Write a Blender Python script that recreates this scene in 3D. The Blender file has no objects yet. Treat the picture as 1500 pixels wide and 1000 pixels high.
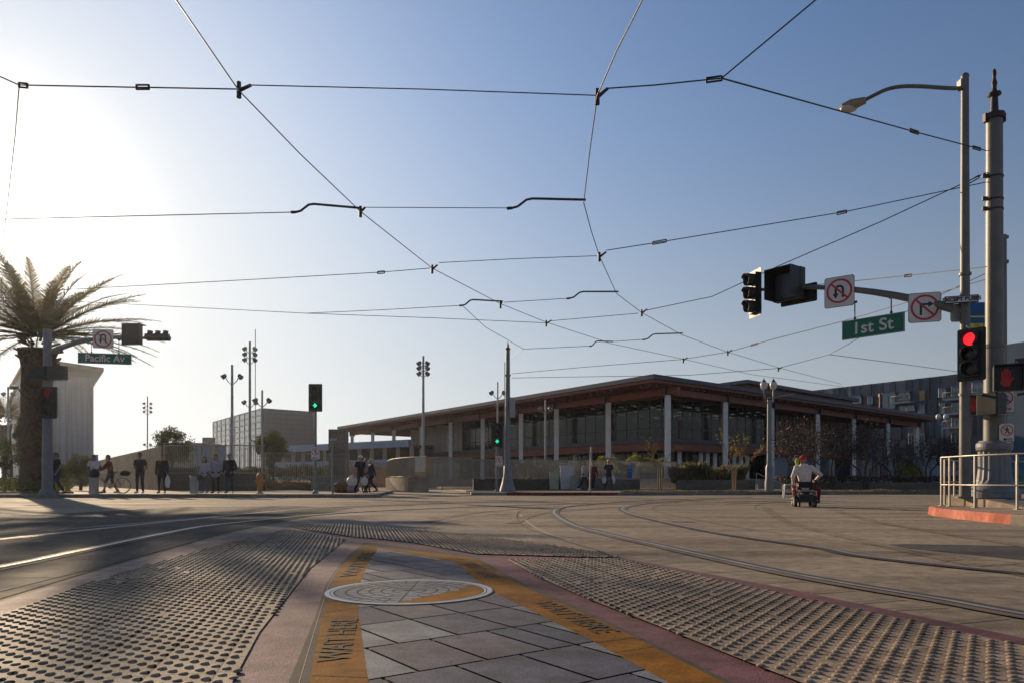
import bpy, bmesh, math, random
import numpy as np
from mathutils import Vector, Matrix, noise
R = math.radians
random.seed(7)
# ---------------------------------------------------------------- camera, world, sun
F, CX, HY, H = 1080.0, 750.0, 704.0, 0.70      # focal length, centre column, horizon row (1500x1000 photo), eye height
scene = bpy.context.scene
cam_d = bpy.data.cameras.new('camera'); cam = bpy.data.objects.new('camera', cam_d)
scene.collection.objects.link(cam); scene.camera = cam
cam.location = (0, 0, H); cam.rotation_euler = (R(90), 0, 0)
cam_d.sensor_width = 36; cam_d.lens = 36*F/1500; cam_d.shift_y = (HY-500)/1500
cam_d.clip_start = 0.05; cam_d.clip_end = 6000
SUN_AZ, SUN_EL = R(-35.3), R(16.3)
world = bpy.data.worlds.new('World'); scene.world = world; world.use_nodes = True
wn = world.node_tree.nodes; wl = world.node_tree.links
bg = wn['Background']; sky = wn.new('ShaderNodeTexSky'); sky.sky_type = 'NISHITA'
sky.sun_disc = False; sky.sun_elevation = SUN_EL; sky.sun_rotation = SUN_AZ
sky.altitude = 0; sky.air_density = 1.0; sky.dust_density = 1.7; sky.ozone_density = 4.5
def wmath(op, a, b=None, clampf=False):
    x = wn.new('ShaderNodeVectorMath'); x.operation = op
    for k,q in enumerate((a,b)):
        if q is None: continue
        if isinstance(q, (tuple,list)): x.inputs[k].default_value = q
        else: wl.new(q, x.inputs[k])
    return x.outputs[0]
# daylight haze: the thin bright layer near the horizon, then a soft shoulder so the glow round the sun stays small
tcw = wn.new('ShaderNodeTexCoord'); sep = wn.new('ShaderNodeSeparateXYZ'); wl.new(tcw.outputs['Generated'], sep.inputs[0])
hz_r = wn.new('ShaderNodeValToRGB'); wl.new(sep.outputs['Z'], hz_r.inputs[0])
hz_r.color_ramp.elements[0].position = 0.0; hz_r.color_ramp.elements[0].color = (.85,.85,.85,1)
hz_r.color_ramp.elements[1].position = .55; hz_r.color_ramp.elements[1].color = (0,0,0,1)
hz_r.color_ramp.interpolation = 'EASE'
mxh = wn.new('ShaderNodeMixRGB'); wl.new(hz_r.outputs[0], mxh.inputs[0])
c0 = wmath('MULTIPLY', sky.outputs['Color'], (.195,.204,.210))
bw = wn.new('ShaderNodeRGBToBW'); wl.new(c0, bw.inputs[0]); 
hzc = wn.new('ShaderNodeVectorMath'); hzc.operation = 'SCALE'; hzc.inputs[0].default_value = (1.08,1.13,1.17); wl.new(bw.outputs[0], hzc.inputs['Scale'])
wl.new(c0, mxh.inputs[1]); wl.new(hzc.outputs[0], mxh.inputs[2])
def smath(op, a, b=None):
    x = wn.new('ShaderNodeMath'); x.operation = op
    for k,q in enumerate((a,b)):
        if q is None: continue
        if isinstance(q, (int,float)): x.inputs[k].default_value = q
        else: wl.new(q, x.inputs[k])
    return x.outputs[0]
SK_G, SK_S, SK_K, SK_SAT = 1.5, .70, 11.6, .93
b2 = wn.new('ShaderNodeRGBToBW'); wl.new(mxh.outputs[0], b2.inputs[0]); L1 = smath('MULTIPLY', b2.outputs[0], 1.0)
Lg = smath('POWER', L1, SK_G)                                   # luminance contrast
fac = smath('DIVIDE', smath('POWER', L1, SK_G-1), smath('ADD', smath('DIVIDE', Lg, SK_S), 1.0))
sc_ = wn.new('ShaderNodeVectorMath'); sc_.operation = 'SCALE'; wl.new(mxh.outputs[0], sc_.inputs[0]); wl.new(smath('MULTIPLY', fac, SK_K), sc_.inputs['Scale'])
hsv = wn.new('ShaderNodeHueSaturation'); hsv.inputs['Saturation'].default_value = SK_SAT
wl.new(sc_.outputs[0], hsv.inputs['Color'])
# bright circumsolar part of the sky, centred on the sun's own direction
dt = wn.new('ShaderNodeVectorMath'); dt.operation = 'DOT_PRODUCT'; wl.new(tcw.outputs['Generated'], dt.inputs[0])
dt.inputs[1].default_value = (math.sin(SUN_AZ)*math.cos(SUN_EL), math.cos(SUN_AZ)*math.cos(SUN_EL), math.sin(SUN_EL))
g1 = smath('POWER', smath('MAXIMUM', dt.outputs['Value'], 0.0), 170.0); g2 = smath('POWER', smath('MAXIMUM', dt.outputs['Value'], 0.0), 22.0)
gl = wn.new('ShaderNodeVectorMath'); gl.operation = 'SCALE'; gl.inputs[0].default_value = (1.0,.90,.72); wl.new(smath('ADD', smath('MULTIPLY', g1, 9.0), smath('MULTIPLY', g2, .40)), gl.inputs['Scale'])
wl.new(wmath('ADD', hsv.outputs[0], gl.outputs[0]), bg.inputs['Color']); bg.inputs['Strength'].default_value = 0.1
sun_d = bpy.data.lights.new('sun', 'SUN'); sun_d.energy = 5.0; sun_d.angle = R(0.53); sun_d.color = (1.0, 0.76, 0.50)
sun = bpy.data.objects.new('sun', sun_d); scene.collection.objects.link(sun)
sdir = Vector((math.sin(SUN_AZ)*math.cos(SUN_EL), math.cos(SUN_AZ)*math.cos(SUN_EL), math.sin(SUN_EL)))
sun.rotation_euler = (-sdir).to_track_quat('-Z', 'Y').to_euler()
scene.view_settings.view_transform = 'Standard'; scene.view_settings.look = 'None'
scene.view_settings.exposure = 0.18; scene.view_settings.gamma = 1.0

# ---------------------------------------------------------------- helpers
def P(px, py, Y): return Vector(((px-CX)/F*Y, Y, H+(HY-py)/F*Y))
def G(px, py, z=0.0):
    Y = (H-z)*F/(py-HY); return Vector(((px-CX)/F*Y, Y, z))
def Pz(px, py, z):
    Y = (z-H)*F/(HY-py); return Vector(((px-CX)/F*Y, Y, z))
def XX(px, Y): return (px-CX)/F*Y
C = scene.collection
ROOT = {}
def tag(o, label=None, cat=None, group=None, kind=None):
    if label: o['label'] = label
    if cat: o['category'] = cat
    if group: o['group'] = group
    if kind: o['kind'] = kind
    return o
def thing(name, label, cat, loc=(0,0,0), rotz=0.0, group=None):
    o = bpy.data.objects.new(name, None); C.objects.link(o)
    o.location = loc; o.rotation_euler = (0, 0, rotz); o.empty_display_size = 0.3
    tag(o, label, cat, group)
    ROOT[o.name] = Matrix.Translation(Vector(loc)) @ Matrix.Rotation(rotz, 4, 'Z')
    return o
def dup(root, loc, rotz=None, label=None):
    r = root.copy(); C.objects.link(r); r.location = loc
    if rotz is not None: r.rotation_euler = (0, 0, rotz)
    if label: r['label'] = label
    for ch in list(root.children):
        c = ch.copy(); C.objects.link(c); c.parent = r
        for g in list(ch.children):
            d = g.copy(); C.objects.link(d); d.parent = c
    return r
def frame(origin, facing, up=Vector((0,0,1))):
    """local -Y looks along facing, local Z up"""
    f = Vector(facing).normalized(); y = -f; x = y.cross(up).normalized(); z = x.cross(y)
    M = Matrix(((x.x,y.x,z.x,origin[0]),(x.y,y.y,z.y,origin[1]),(x.z,y.z,z.z,origin[2]),(0,0,0,1)))
    return M
class MB:
    def __init__(s, M=None): s.v = []; s.f = []; s.m = []; s.M = M; s.smooth = set()
    def add(s, vs, fs, mi=0, sm=False):
        n = len(s.v)
        for p in vs:
            p = Vector(p)
            if s.M is not None: p = s.M @ p
            s.v.append(p)
        for f in fs:
            if sm: s.smooth.add(len(s.f))
            s.f.append(tuple(i+n for i in f)); s.m.append(mi)
        return s
    def box(s, c, d, mi=0, M=None):
        x, y, z = d[0]/2, d[1]/2, d[2]/2
        vs = [Vector((i*x, j*y, k*z)) for k in (-1,1) for j in (-1,1) for i in (-1,1)]
        if M is not None: vs = [M @ v for v in vs]
        vs = [v+Vector(c) for v in vs]
        return s.add(vs, [(0,2,3,1),(4,5,7,6),(0,1,5,4),(2,6,7,3),(0,4,6,2),(1,3,7,5)], mi)
    def bev(s, c, d, b=0.02, mi=0):
        """box with chamfered vertical edges and top"""
        x, y, z = d[0]/2, d[1]/2, d[2]/2
        ring = [(-x+b,-y),(x-b,-y),(x,-y+b),(x,y-b),(x-b,y),(-x+b,y),(-x,y-b),(-x,-y+b)]
        k = [( (px*(1-b/x)), (py*(1-b/y))) for px,py in ring]
        L = [[(p[0],p[1],-z) for p in ring],[(p[0],p[1],z-b) for p in ring],[(p[0],p[1],z) for p in k]]
        vs = [Vector(p)+Vector(c) for l in L for p in l]; fs = []
        for a in range(2):
            for i in range(8): j=(i+1)%8; fs.append((a*8+i,a*8+j,a*8+8+j,a*8+8+i))
        fs.append(tuple(range(16,24))); fs.append(tuple(range(7,-1,-1)))
        return s.add(vs, fs, mi)
    def cyl(s, a, b, r0, r1=None, n=10, mi=0, caps=True, sm=True):
        a, b = Vector(a), Vector(b); r1 = r0 if r1 is None else r1
        d = (b-a); 
        if d.length < 1e-6: return s
        d.normalize(); t = Vector((0,0,1)) if abs(d.z) < .95 else Vector((1,0,0))
        u = d.cross(t).normalized(); w = d.cross(u)
        vs = []
        for c, r in ((a,r0),(b,r1)):
            for i in range(n):
                an = 2*math.pi*i/n; vs.append(c+u*(r*math.cos(an))+w*(r*math.sin(an)))
        s.add(vs, [(i,(i+1)%n,n+(i+1)%n,n+i) for i in range(n)], mi, sm)
        if caps: s.add(vs, [tuple(range(n-1,-1,-1)), tuple(range(n,2*n))], mi)
        return s
    def tube(s, pts, r, n=6, mi=0, closed=False):
        pts = [Vector(p) for p in pts]; k = len(pts)
        rr = r if isinstance(r, (list,tuple)) else [r]*k
        vs = []; u = None
        for i in range(k):
            a = pts[i-1] if (i or closed) else pts[i]; b = pts[(i+1)%k] if (i<k-1 or closed) else pts[i]
            d = (b-a).normalized()
            if u is None:
                t = Vector((0,0,1)) if abs(d.z) < .9 else Vector((1,0,0)); u = d.cross(t).normalized()
            else: u = (u-d*u.dot(d)).normalized()
            w = d.cross(u)
            for j in range(n):
                an = 2*math.pi*j/n; vs.append(pts[i]+(u*math.cos(an)+w*math.sin(an))*rr[i])
        fs = []
        for i in range(k if closed else k-1):
            for j in range(n):
                a, b = i*n+j, i*n+(j+1)%n; c, d2 = ((i+1)%k)*n+(j+1)%n, ((i+1)%k)*n+j
                fs.append((a,b,c,d2))
        s.add(vs, fs, mi, True)
        if not closed: s.add(vs, [tuple(range(n-1,-1,-1)), tuple(range((k-1)*n,k*n))], mi)
        return s
    def lathe(s, base, prof, n=20, mi=0, flute=None):
        vs = []; base = Vector(base)
        for j,(r,z) in enumerate(prof):
            for i in range(n):
                an = 2*math.pi*i/n; q = r
                if flute and flute[0] <= z <= flute[1] and i % 2: q = r*flute[2]
                vs.append(base+Vector((q*math.cos(an), q*math.sin(an), z)))
        fs = [(j*n+i, j*n+(i+1)%n, (j+1)*n+(i+1)%n, (j+1)*n+i) for j in range(len(prof)-1) for i in range(n)]
        s.add(vs, fs, mi, not flute)
        s.add(vs, [tuple(range(n-1,-1,-1)), tuple(range((len(prof)-1)*n, len(prof)*n))], mi)
        return s
    def ball(s, c, r, n=10, m=6, mi=0):
        r = (r,r,r) if not isinstance(r,(tuple,list)) else r
        vs = [(0,0,-r[2])]
        for j in range(1,m):
            th = math.pi*j/m
            for i in range(n):
                an = 2*math.pi*i/n; vs.append((r[0]*math.sin(th)*math.cos(an), r[1]*math.sin(th)*math.sin(an), -r[2]*math.cos(th)))
        vs.append((0,0,r[2])); vs = [Vector(v)+Vector(c) for v in vs]
        fs = [(0,1+(i+1)%n,1+i) for i in range(n)]
        for j in range(m-2):
            for i in range(n): fs.append((1+j*n+i,1+j*n+(i+1)%n,1+(j+1)*n+(i+1)%n,1+(j+1)*n+i))
        t = len(vs)-1; fs += [(1+(m-2)*n+i,1+(m-2)*n+(i+1)%n,t) for i in range(n)]
        return s.add(vs, fs, mi, True)
    def prism(s, poly, z0, z1, mi=0, axis=None):
        """poly (x,y) extruded in z"""
        n = len(poly)
        vs = [Vector((p[0],p[1],z0)) for p in poly]+[Vector((p[0],p[1],z1)) for p in poly]
        ar = sum(poly[i][0]*poly[(i+1)%n][1]-poly[(i+1)%n][0]*poly[i][1] for i in range(n))
        up = tuple(range(n,2*n)); dn = tuple(range(n-1,-1,-1)); sd = [(i,(i+1)%n,n+(i+1)%n,n+i) for i in range(n)]
        if ar < 0: up, dn, sd = up[::-1], dn[::-1], [f[::-1] for f in sd]
        return s.add(vs, [up,dn]+sd, mi)
    def plate(s, poly, y0, y1, mi=0):
        """poly in local (x,z), thickness along y (front at y0<y1)"""
        n = len(poly)
        vs = [Vector((p[0],y0,p[1])) for p in poly]+[Vector((p[0],y1,p[1])) for p in poly]
        ar = sum(poly[i][0]*poly[(i+1)%n][1]-poly[(i+1)%n][0]*poly[i][1] for i in range(n))
        a = tuple(range(n)); b = tuple(range(2*n-1,n-1,-1)); sd = [(i,n+i,n+(i+1)%n,(i+1)%n) for i in range(n)]
        if ar < 0: a, b, sd = a[::-1], b[::-1], [f[::-1] for f in sd]
        return s.add(vs, [a,b]+sd, mi)
    def sheet(s, poly, z, mi=0):
        n = len(poly); ar = sum(poly[i][0]*poly[(i+1)%n][1]-poly[(i+1)%n][0]*poly[i][1] for i in range(n))
        f = tuple(range(n))
        return s.add([(p[0],p[1],z) for p in poly], [f if ar > 0 else f[::-1]], mi)
    def wall(s, a, b, z0, z1, th=0.2, mi=0):
        a = Vector((a[0],a[1],0)); b = Vector((b[0],b[1],0)); d = (b-a).normalized(); n = Vector((-d.y,d.x,0))*th/2
        q = [a-n,b-n,b+n,a+n]
        return s.prism([(p.x,p.y) for p in q], z0, z1, mi)
    def build(s, name, mat, parent=None, local=False):
        me = bpy.data.meshes.new(name)
        vs = s.v
        if parent is not None and not local:
            r = parent
            while r.parent: r = r.parent
            inv = ROOT[r.name].inverted(); vs = [inv @ v for v in vs]
        me.from_pydata([tuple(v) for v in vs], [], s.f)
        mats = mat if isinstance(mat, (list,tuple)) else [mat]
        for m in mats: me.materials.append(m)
        if len(mats) > 1: me.polygons.foreach_set('material_index', s.m)
        if s.smooth:
            fl = [i in s.smooth for i in range(len(s.f))]; me.polygons.foreach_set('use_smooth', fl)
        me.update()
        o = bpy.data.objects.new(name, me); C.objects.link(o)
        if parent is not None: o.parent = parent
        else: ROOT[o.name] = Matrix.Identity(4)
        return o
def struct(name, mb, mat):
    o = mb.build(name, mat); o['kind'] = 'structure'; return o
def spline(pts, k=8):
    out = []; n = len(pts)
    for i in range(n-1):
        p0 = pts[max(i-1,0)]; p1 = pts[i]; p2 = pts[i+1]; p3 = pts[min(i+2,n-1)]
        for j in range(k):
            t = j/k; t2=t*t; t3=t2*t
            out.append(0.5*((2*p1)+(p2-p0)*t+(2*p0-5*p1+4*p2-p3)*t2+(3*p1-p0-3*p2+p3)*t3))
    out.append(pts[-1]); return out
def ribbon(mb, pts, o0, o1, z, mi=0):
    """flat strip between offsets o0..o1 to the right of a ground polyline"""
    L = []
    for i,p in enumerate(pts):
        a = pts[max(i-1,0)]; b = pts[min(i+1,len(pts)-1)]; d = (b-a); d.z = 0; d.normalize(); n = Vector((d.y,-d.x,0))
        L.append((p+n*o0, p+n*o1))
    vs = []; fs = []
    for a,b in L: vs += [(a.x,a.y,z),(b.x,b.y,z)]
    for i in range(len(L)-1): fs.append((2*i,2*i+1,2*i+3,2*i+2))
    mb.add(vs, fs, mi)
def inside(p, poly):
    c = False; n = len(poly); j = n-1
    for i in range(n):
        if (poly[i][1] > p[1]) != (poly[j][1] > p[1]) and p[0] < (poly[j][0]-poly[i][0])*(p[1]-poly[i][1])/(poly[j][1]-poly[i][1])+poly[i][0]: c = not c
        j = i
    return c
def clip(poly, a, b):
    """keep the part of a convex polygon left of line a->b"""
    out = []; n = len(poly)
    def sd(p): return (b[0]-a[0])*(p[1]-a[1])-(b[1]-a[1])*(p[0]-a[0])
    for i in range(n):
        p, q = poly[i], poly[(i+1)%n]; sp, sq = sd(p), sd(q)
        if sp >= 0: out.append(p)
        if (sp >= 0) != (sq >= 0): t = sp/(sp-sq); out.append((p[0]+(q[0]-p[0])*t, p[1]+(q[1]-p[1])*t))
    return out

# ---------------------------------------------------------------- materials
def mat(name, col, rough=0.7, metal=0.0, var=0.0, scale=4.0, bump=0.0, bscale=40.0, col2=None, emit=None, alpha=None, spec=0.5, stretch=None, coord='Object', trans=0.0):
    m = bpy.data.materials.new(name); m.use_nodes = True; nt = m.node_tree; n = nt.nodes; l = nt.links
    b = n['Principled BSDF']; b.inputs['Base Color'].default_value = (*col,1); b.inputs['Roughness'].default_value = rough
    b.inputs['Metallic'].default_value = metal; b.inputs['Specular IOR Level'].default_value = spec
    if emit: b.inputs['Emission Color'].default_value = (*emit[0],1); b.inputs['Emission Strength'].default_value = emit[1]
    if trans: b.inputs['Transmission Weight'].default_value = trans
    if var or col2 or bump:
        tc = n.new('ShaderNodeTexCoord'); mp = n.new('ShaderNodeMapping'); l.new(tc.outputs[coord], mp.inputs['Vector'])
        if stretch: mp.inputs['Scale'].default_value = stretch
    if var or col2:
        c2 = col2 or tuple(max(0,c*(1-var)) for c in col); c1 = col if col2 else tuple(min(1,c*(1+var)) for c in col)
        no = n.new('ShaderNodeTexNoise'); no.inputs['Scale'].default_value = scale; no.inputs['Detail'].default_value = 8; no.inputs['Roughness'].default_value = .62
        l.new(mp.outputs['Vector'], no.inputs['Vector'])
        rp = n.new('ShaderNodeValToRGB'); rp.color_ramp.elements[0].position = .36; rp.color_ramp.elements[1].position = .64
        rp.color_ramp.elements[0].color = (*c2,1); rp.color_ramp.elements[1].color = (*c1,1)
        l.new(no.outputs['Fac'], rp.inputs['Fac']); l.new(rp.outputs['Color'], b.inputs['Base Color'])
    if bump:
        n2 = n.new('ShaderNodeTexNoise'); n2.inputs['Scale'].default_value = bscale; n2.inputs['Detail'].default_value = 6
        l.new(mp.outputs['Vector'], n2.inputs['Vector']); bu = n.new('ShaderNodeBump'); bu.inputs['Strength'].default_value = bump; bu.inputs['Distance'].default_value = .01
        l.new(n2.outputs['Fac'], bu.inputs['Height']); l.new(bu.outputs['Normal'], b.inputs['Normal'])
    return m
def N(m, t, **k):
    x = m.node_tree.nodes.new(t)
    for a,v in k.items(): setattr(x, a, v)
    return x
def ground_mat(name, base, dark, spot, rough=.55, fine=.25, sx=.35, bump=.35, extra=None, spec=.22):
    """worn paving: large soiling, streaks along the traffic, fine aggregate, dark drips"""
    m = bpy.data.materials.new(name); m.use_nodes = True; nt = m.node_tree; l = nt.links; b = nt.nodes['Principled BSDF']
    tc = N(m,'ShaderNodeTexCoord')
    def noi(sc, det, st=(1,1,1), rot=0):
        mp = N(m,'ShaderNodeMapping'); mp.inputs['Scale'].default_value = st; mp.inputs['Rotation'].default_value = (0,0,rot)
        l.new(tc.outputs['Object'], mp.inputs['Vector']); x = N(m,'ShaderNodeTexNoise'); x.inputs['Scale'].default_value = sc; x.inputs['Detail'].default_value = det
        x.inputs['Roughness'].default_value = .6; l.new(mp.outputs['Vector'], x.inputs['Vector']); return x.outputs['Fac']
    def ramp(fac, p0, p1, c0, c1):
        r = N(m,'ShaderNodeValToRGB'); r.color_ramp.elements[0].position = p0; r.color_ramp.elements[1].position = p1
        r.color_ramp.elements[0].color = (*c0,1); r.color_ramp.elements[1].color = (*c1,1); l.new(fac, r.inputs['Fac']); return r.outputs['Color']
    def mix(t, f, a, c):
        x = N(m,'ShaderNodeMixRGB', blend_type=t); x.inputs[0].default_value = f; l.new(a, x.inputs[1]); l.new(c, x.inputs[2]); return x.outputs[0]
    c = ramp(noi(sx, 6), .35, .65, dark, base)
    st = ramp(noi(1.2, 5, (.12,1.0,1), .35), .38, .62, (.62,.60,.58), (1,1,1)); c = mix('MULTIPLY', .8, c, st)
    fi = ramp(noi(90, 3), .3, .7, (1-fine,)*3, (1+fine*.4,)*3); c = mix('MULTIPLY', 1, c, fi)
    f2 = ramp(noi(7, 8), .38, .60, (1-fine*1.1,)*3, (1.08,)*3); c = mix('MULTIPLY', .8, c, f2)
    f3 = ramp(noi(.55, 9, (.35,1,1), -.5), .40, .47, (.78,.76,.74), (1,1,1)); c = mix('MULTIPLY', .7, c, f3)
    sp = ramp(noi(14, 4), .28, .34, spot, (1,1,1)); c = mix('MULTIPLY', .7, c, sp)
    if extra: c = extra(m, l, tc, c, ramp, mix, noi)
    l.new(c, b.inputs['Base Color']); b.inputs['Specular IOR Level'].default_value = spec
    rr = ramp(noi(.8, 5), .3, .7, (rough+.06,)*3, (min(rough+.3,.98),)*3); l.new(rr, b.inputs['Roughness'])
    bu = N(m,'ShaderNodeBump'); bu.inputs['Strength'].default_value = bump; bu.inputs['Distance'].default_value = .004
    l.new(noi(120, 4), bu.inputs['Height']); l.new(bu.outputs['Normal'], b.inputs['Normal'])
    return m
def joints(sp_x, sp_y, rot, w=.012, col=(.05,.045,.04)):
    """grid of thin joint lines"""
    def ex(m, l, tc, c, ramp, mix, noi):
        mp = N(m,'ShaderNodeMapping'); mp.inputs['Rotation'].default_value = (0,0,rot); l.new(tc.outputs['Object'], mp.inputs['Vector'])
        se = N(m,'ShaderNodeSeparateXYZ'); l.new(mp.outputs['Vector'], se.inputs[0]); outs = []
        for ax, s_ in (('X',sp_x),('Y',sp_y)):
            if not s_: continue
            d = N(m,'ShaderNodeMath', operation='DIVIDE'); l.new(se.outputs[ax], d.inputs[0]); d.inputs[1].default_value = s_
            fr = N(m,'ShaderNodeMath', operation='FRACT'); l.new(d.outputs[0], fr.inputs[0])
            lt = N(m,'ShaderNodeMath', operation='LESS_THAN'); l.new(fr.outputs[0], lt.inputs[0]); lt.inputs[1].default_value = w/s_; outs.append(lt.outputs[0])
        f = outs[0]
        if len(outs) > 1:
            mx = N(m,'ShaderNodeMath', operation='MAXIMUM'); l.new(outs[0], mx.inputs[0]); l.new(outs[1], mx.inputs[1]); f = mx.outputs[0]
        x = N(m,'ShaderNodeMixRGB'); l.new(f, x.inputs[0]); l.new(c, x.inputs[1]); x.inputs[2].default_value = (*col,1); return x.outputs[0]
    return ex
M_road = ground_mat('road_concrete', (.46,.375,.275), (.33,.27,.2), (.45,.42,.4), .72, .34, spec=.10, extra=joints(6.1, 4.6, .95, .02, (.17,.14,.10)))
M_asph = ground_mat('asphalt', (.12,.108,.094), (.08,.073,.064), (.5,.5,.5), .72, .4, spec=.10)
M_patch = ground_mat('asphalt_patch', (.12,.105,.09), (.085,.075,.065), (.5,.5,.5), .6, .35)
M_walk = ground_mat('sidewalk_concrete', (.44,.35,.25), (.33,.265,.19), (.6,.58,.55), .7, extra=joints(1.5, 1.5, 0, .03, (.18,.15,.12)))
M_kerb = ground_mat('kerb_concrete', (.33,.29,.24), (.2,.175,.15), (.5,.48,.45), .75)
M_red = ground_mat('red_kerb_paint', (.30,.075,.06), (.2,.055,.045), (.6,.55,.5), .65)
M_salmon = ground_mat('faded_red_paint', (.62,.20,.13), (.50,.17,.12), (.55,.6,.6), .65)
M_grout = ground_mat('dark_mortar', (.095,.085,.07), (.06,.052,.045), (.5,.5,.5), .75)
M_pink = ground_mat('rose_concrete', (.33,.205,.20), (.22,.14,.14), (.35,.32,.33), .62, .4, 1.2, .8)
M_plum = ground_mat('plum_concrete', (.26,.11,.125), (.18,.08,.095), (.4,.38,.4), .62, .35, 1.2, .8)
M_tact = ground_mat('tactile_tile', (.46,.35,.245), (.30,.23,.165), (.45,.4,.35), .6, .35, 1.6, .5, extra=joints(.23, .23, R(-12.5), .010, (.05,.042,.035)))
M_yel = ground_mat('ochre_tile', (.36,.15,.012), (.26,.105,.01), (.5,.45,.4), .75, .35, 1.0, .5, spec=.10)
M_tileA = ground_mat('mauve_tile', (.118,.124,.165), (.09,.094,.126), (.7,.68,.7), .58, .4, 1.5, .5)
M_tileB = ground_mat('slate_blue_tile', (.08,.10,.138), (.062,.078,.108), (.7,.7,.7), .58, .4, 1.5, .5)
M_tileC = ground_mat('pale_tile', (.25,.265,.285), (.19,.205,.225), (.7,.7,.7), .55, .3, 1.5, .5)
M_tileD = ground_mat('rosy_tile', (.150,.138,.168), (.116,.106,.13), (.7,.68,.7), .58, .4, 1.5, .5)
M_coverT = ground_mat('cover_tile', (.27,.29,.315), (.20,.215,.235), (.6,.6,.6), .5, .25, 1.5, .4)
M_steelr = mat('rail_steel', (.40,.37,.33), .58, 1.0, .2, 3)
M_groove = mat('rail_groove', (.02,.018,.016), .9)
M_black = mat('black_paint', (.012,.012,.013), .45, 0, .3, 8)
M_dark = mat('dark_housing', (.02,.022,.02), .5, 0, .3, 6)
M_galv = mat('galvanised_steel', (.34,.34,.32), .5, .35, .18, 2.5, .1)
M_pole = mat('painted_pole', (.145,.138,.12), .5, .15, .15, 2.5, .1)
M_gpole = mat('grey_pole', (.17,.175,.18), .5, .1, .15, 2.5)
M_stain = mat('stainless_rail', (.27,.245,.21), .42, .8, .12, 10)
M_white = mat('white_paint', (.72,.70,.67), .5, 0, .06, 6)
M_signw = mat('sign_white', (.66,.60,.56), .45, 0, .06, 9)
M_signg = mat('sign_green', (.0,.135,.075), .42, 0, .08, 6)
M_signr = mat('sign_red', (.45,.03,.04), .45)
M_signk = mat('sign_black', (.02,.02,.02), .5)
M_alu = mat('sign_back', (.30,.29,.28), .5, .5, .1, 8)
M_redl = mat('lit_red', (.3,.0,.0), .4, emit=((1,.02,.03), 1.3))
M_redd = mat('lit_red_hand', (.08,.0,.0), .4, emit=((1,.03,.01), .05))
M_grnl = mat('lit_green', (0,.2,.12), .4, emit=((.0,.85,.42), 1.4))
M_lensoff = mat('unlit_lens', (.03,.018,.012), .25)
M_wire = mat('wire_copper', (.035,.03,.03), .5, .4)
M_rust = mat('dark_fitting', (.05,.035,.03), .6, .3, .3, 20)
# ---------------------------------------------------------------- ground, road, pavements
def GL(pts, z=0.0): return [G(x, y, z) for x,y in pts]
def ext(L, t): return L+[L[-1]+(L[-1]-L[-2]).normalized()*t]
M_earth = ground_mat('earth', (.17,.14,.10), (.11,.095,.07), (.5,.5,.45), .9)
g = MB(); g.sheet([(-3000,-3000),(3000,-3000),(3000,3000),(-3000,3000)], -0.05); struct('ground', g, M_earth)
g = MB(); g.sheet([(-90,-12),(90,-12),(90,60),(-90,60)], 0.0); struct('road', g, M_road)
# asphalt between and beside the left tracks
A = GL([(-700,766),(0,757),(250,742),(420,740),(520,743),(470,752),(410,764),(330,780),(167,826),(0,876),(-300,960),(-700,1075)], .004)
g = MB(); g.sheet([(p.x,p.y) for p in A], .004); struct('asphalt_road', g, M_asph)
A = GL([(1275,797),(1330,796),(1500,799),(1700,803),(1700,825),(1500,819),(1370,806)], .004)
g = MB(); g.sheet([(p.x,p.y) for p in A], .004); struct('asphalt_patch', g, M_patch)
# lane line arc on the left and a saw cut on the right
g = MB(); ribbon(g, spline(GL([(-200,800),(0,783),(250,762),(420,748),(560,741),(660,737)]),6), -.07,.07,.008)
struct('lane_line', g, ground_mat('worn_white_line', (.42,.39,.34),(.28,.255,.22),(.5,.5,.5),.8, spec=.05))
g = MB(); ribbon(g, spline(GL([(762,753),(775,766),(800,780),(838,791)]),4), -.018,.018,.005)
ribbon(g, GL([(1050,774),(1500,776)]), -.01,.01,.005); ribbon(g, GL([(640,739),(900,741)]), -.05,.02,.005)
struct('saw_cut', g, mat('sealant', (.40,.33,.23), .7))
# ---- tram tracks: rail head, flangeway groove, concrete haunch
railA = spline(GL([(-500,930),(0,832),(125,806),(250,780),(333,767),(500,751),(640,744),(800,738.5),(1000,734)]))
railB = spline(GL([(-500,838),(0,790),(250,763.5),(420,747),(500,742),(640,737),(800,734)]))
railC = spline(GL([(1100,728),(1000,730.5),(933,733),(843,740),(812,748),(835,767),(900,785),(967,800),(1033,815),(1140,838),(1260,860),(1380,880),(1500,902),(1900,968)]))
railD = spline(GL([(1200,728),(1067,730),(993,733),(947,737),(913,743.5),(923,752),(967,763),(1033,777),(1100,788),(1200,802),(1260,814),(1380,828),(1500,840),(1900,880)]))
hz = MB(); gr = MB(); st = MB(); bo = MB()
M_haunch = ground_mat('rail_haunch', (.30,.235,.165), (.20,.158,.112), (.5,.5,.5), .45)
for L, sgn in ((railA,1),(railB,-1),(railC,-1),(railD,1)):
    ribbon(bo, L, -.11, .11, .010); ribbon(gr, L, .026 if sgn>0 else -.096, .096 if sgn>0 else -.026, .0125)
    ribbon(st, L, -.024, .024, .0145)
jn = MB()
for L, o_ in ((railA,.75),(railA,3.4),(railB,-.75),(railC,.8),(railD,-.75),(railD,-3.3)): ribbon(jn, L, o_-.009, o_+.009, .0085)
for L, s_ in ((railA,1),(railC,1),(railD,-1)):
    for i in range(6, len(L)-3, 5):
        d = (L[i+1]-L[i-1]).normalized(); nn = Vector((d.y,-d.x,0))*s_; ribbon(jn, [L[i]+nn*.16, L[i]+nn*(.78 if L is railA else .74)], -.008, .008, .0088)
rdj = random.Random(17)
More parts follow.
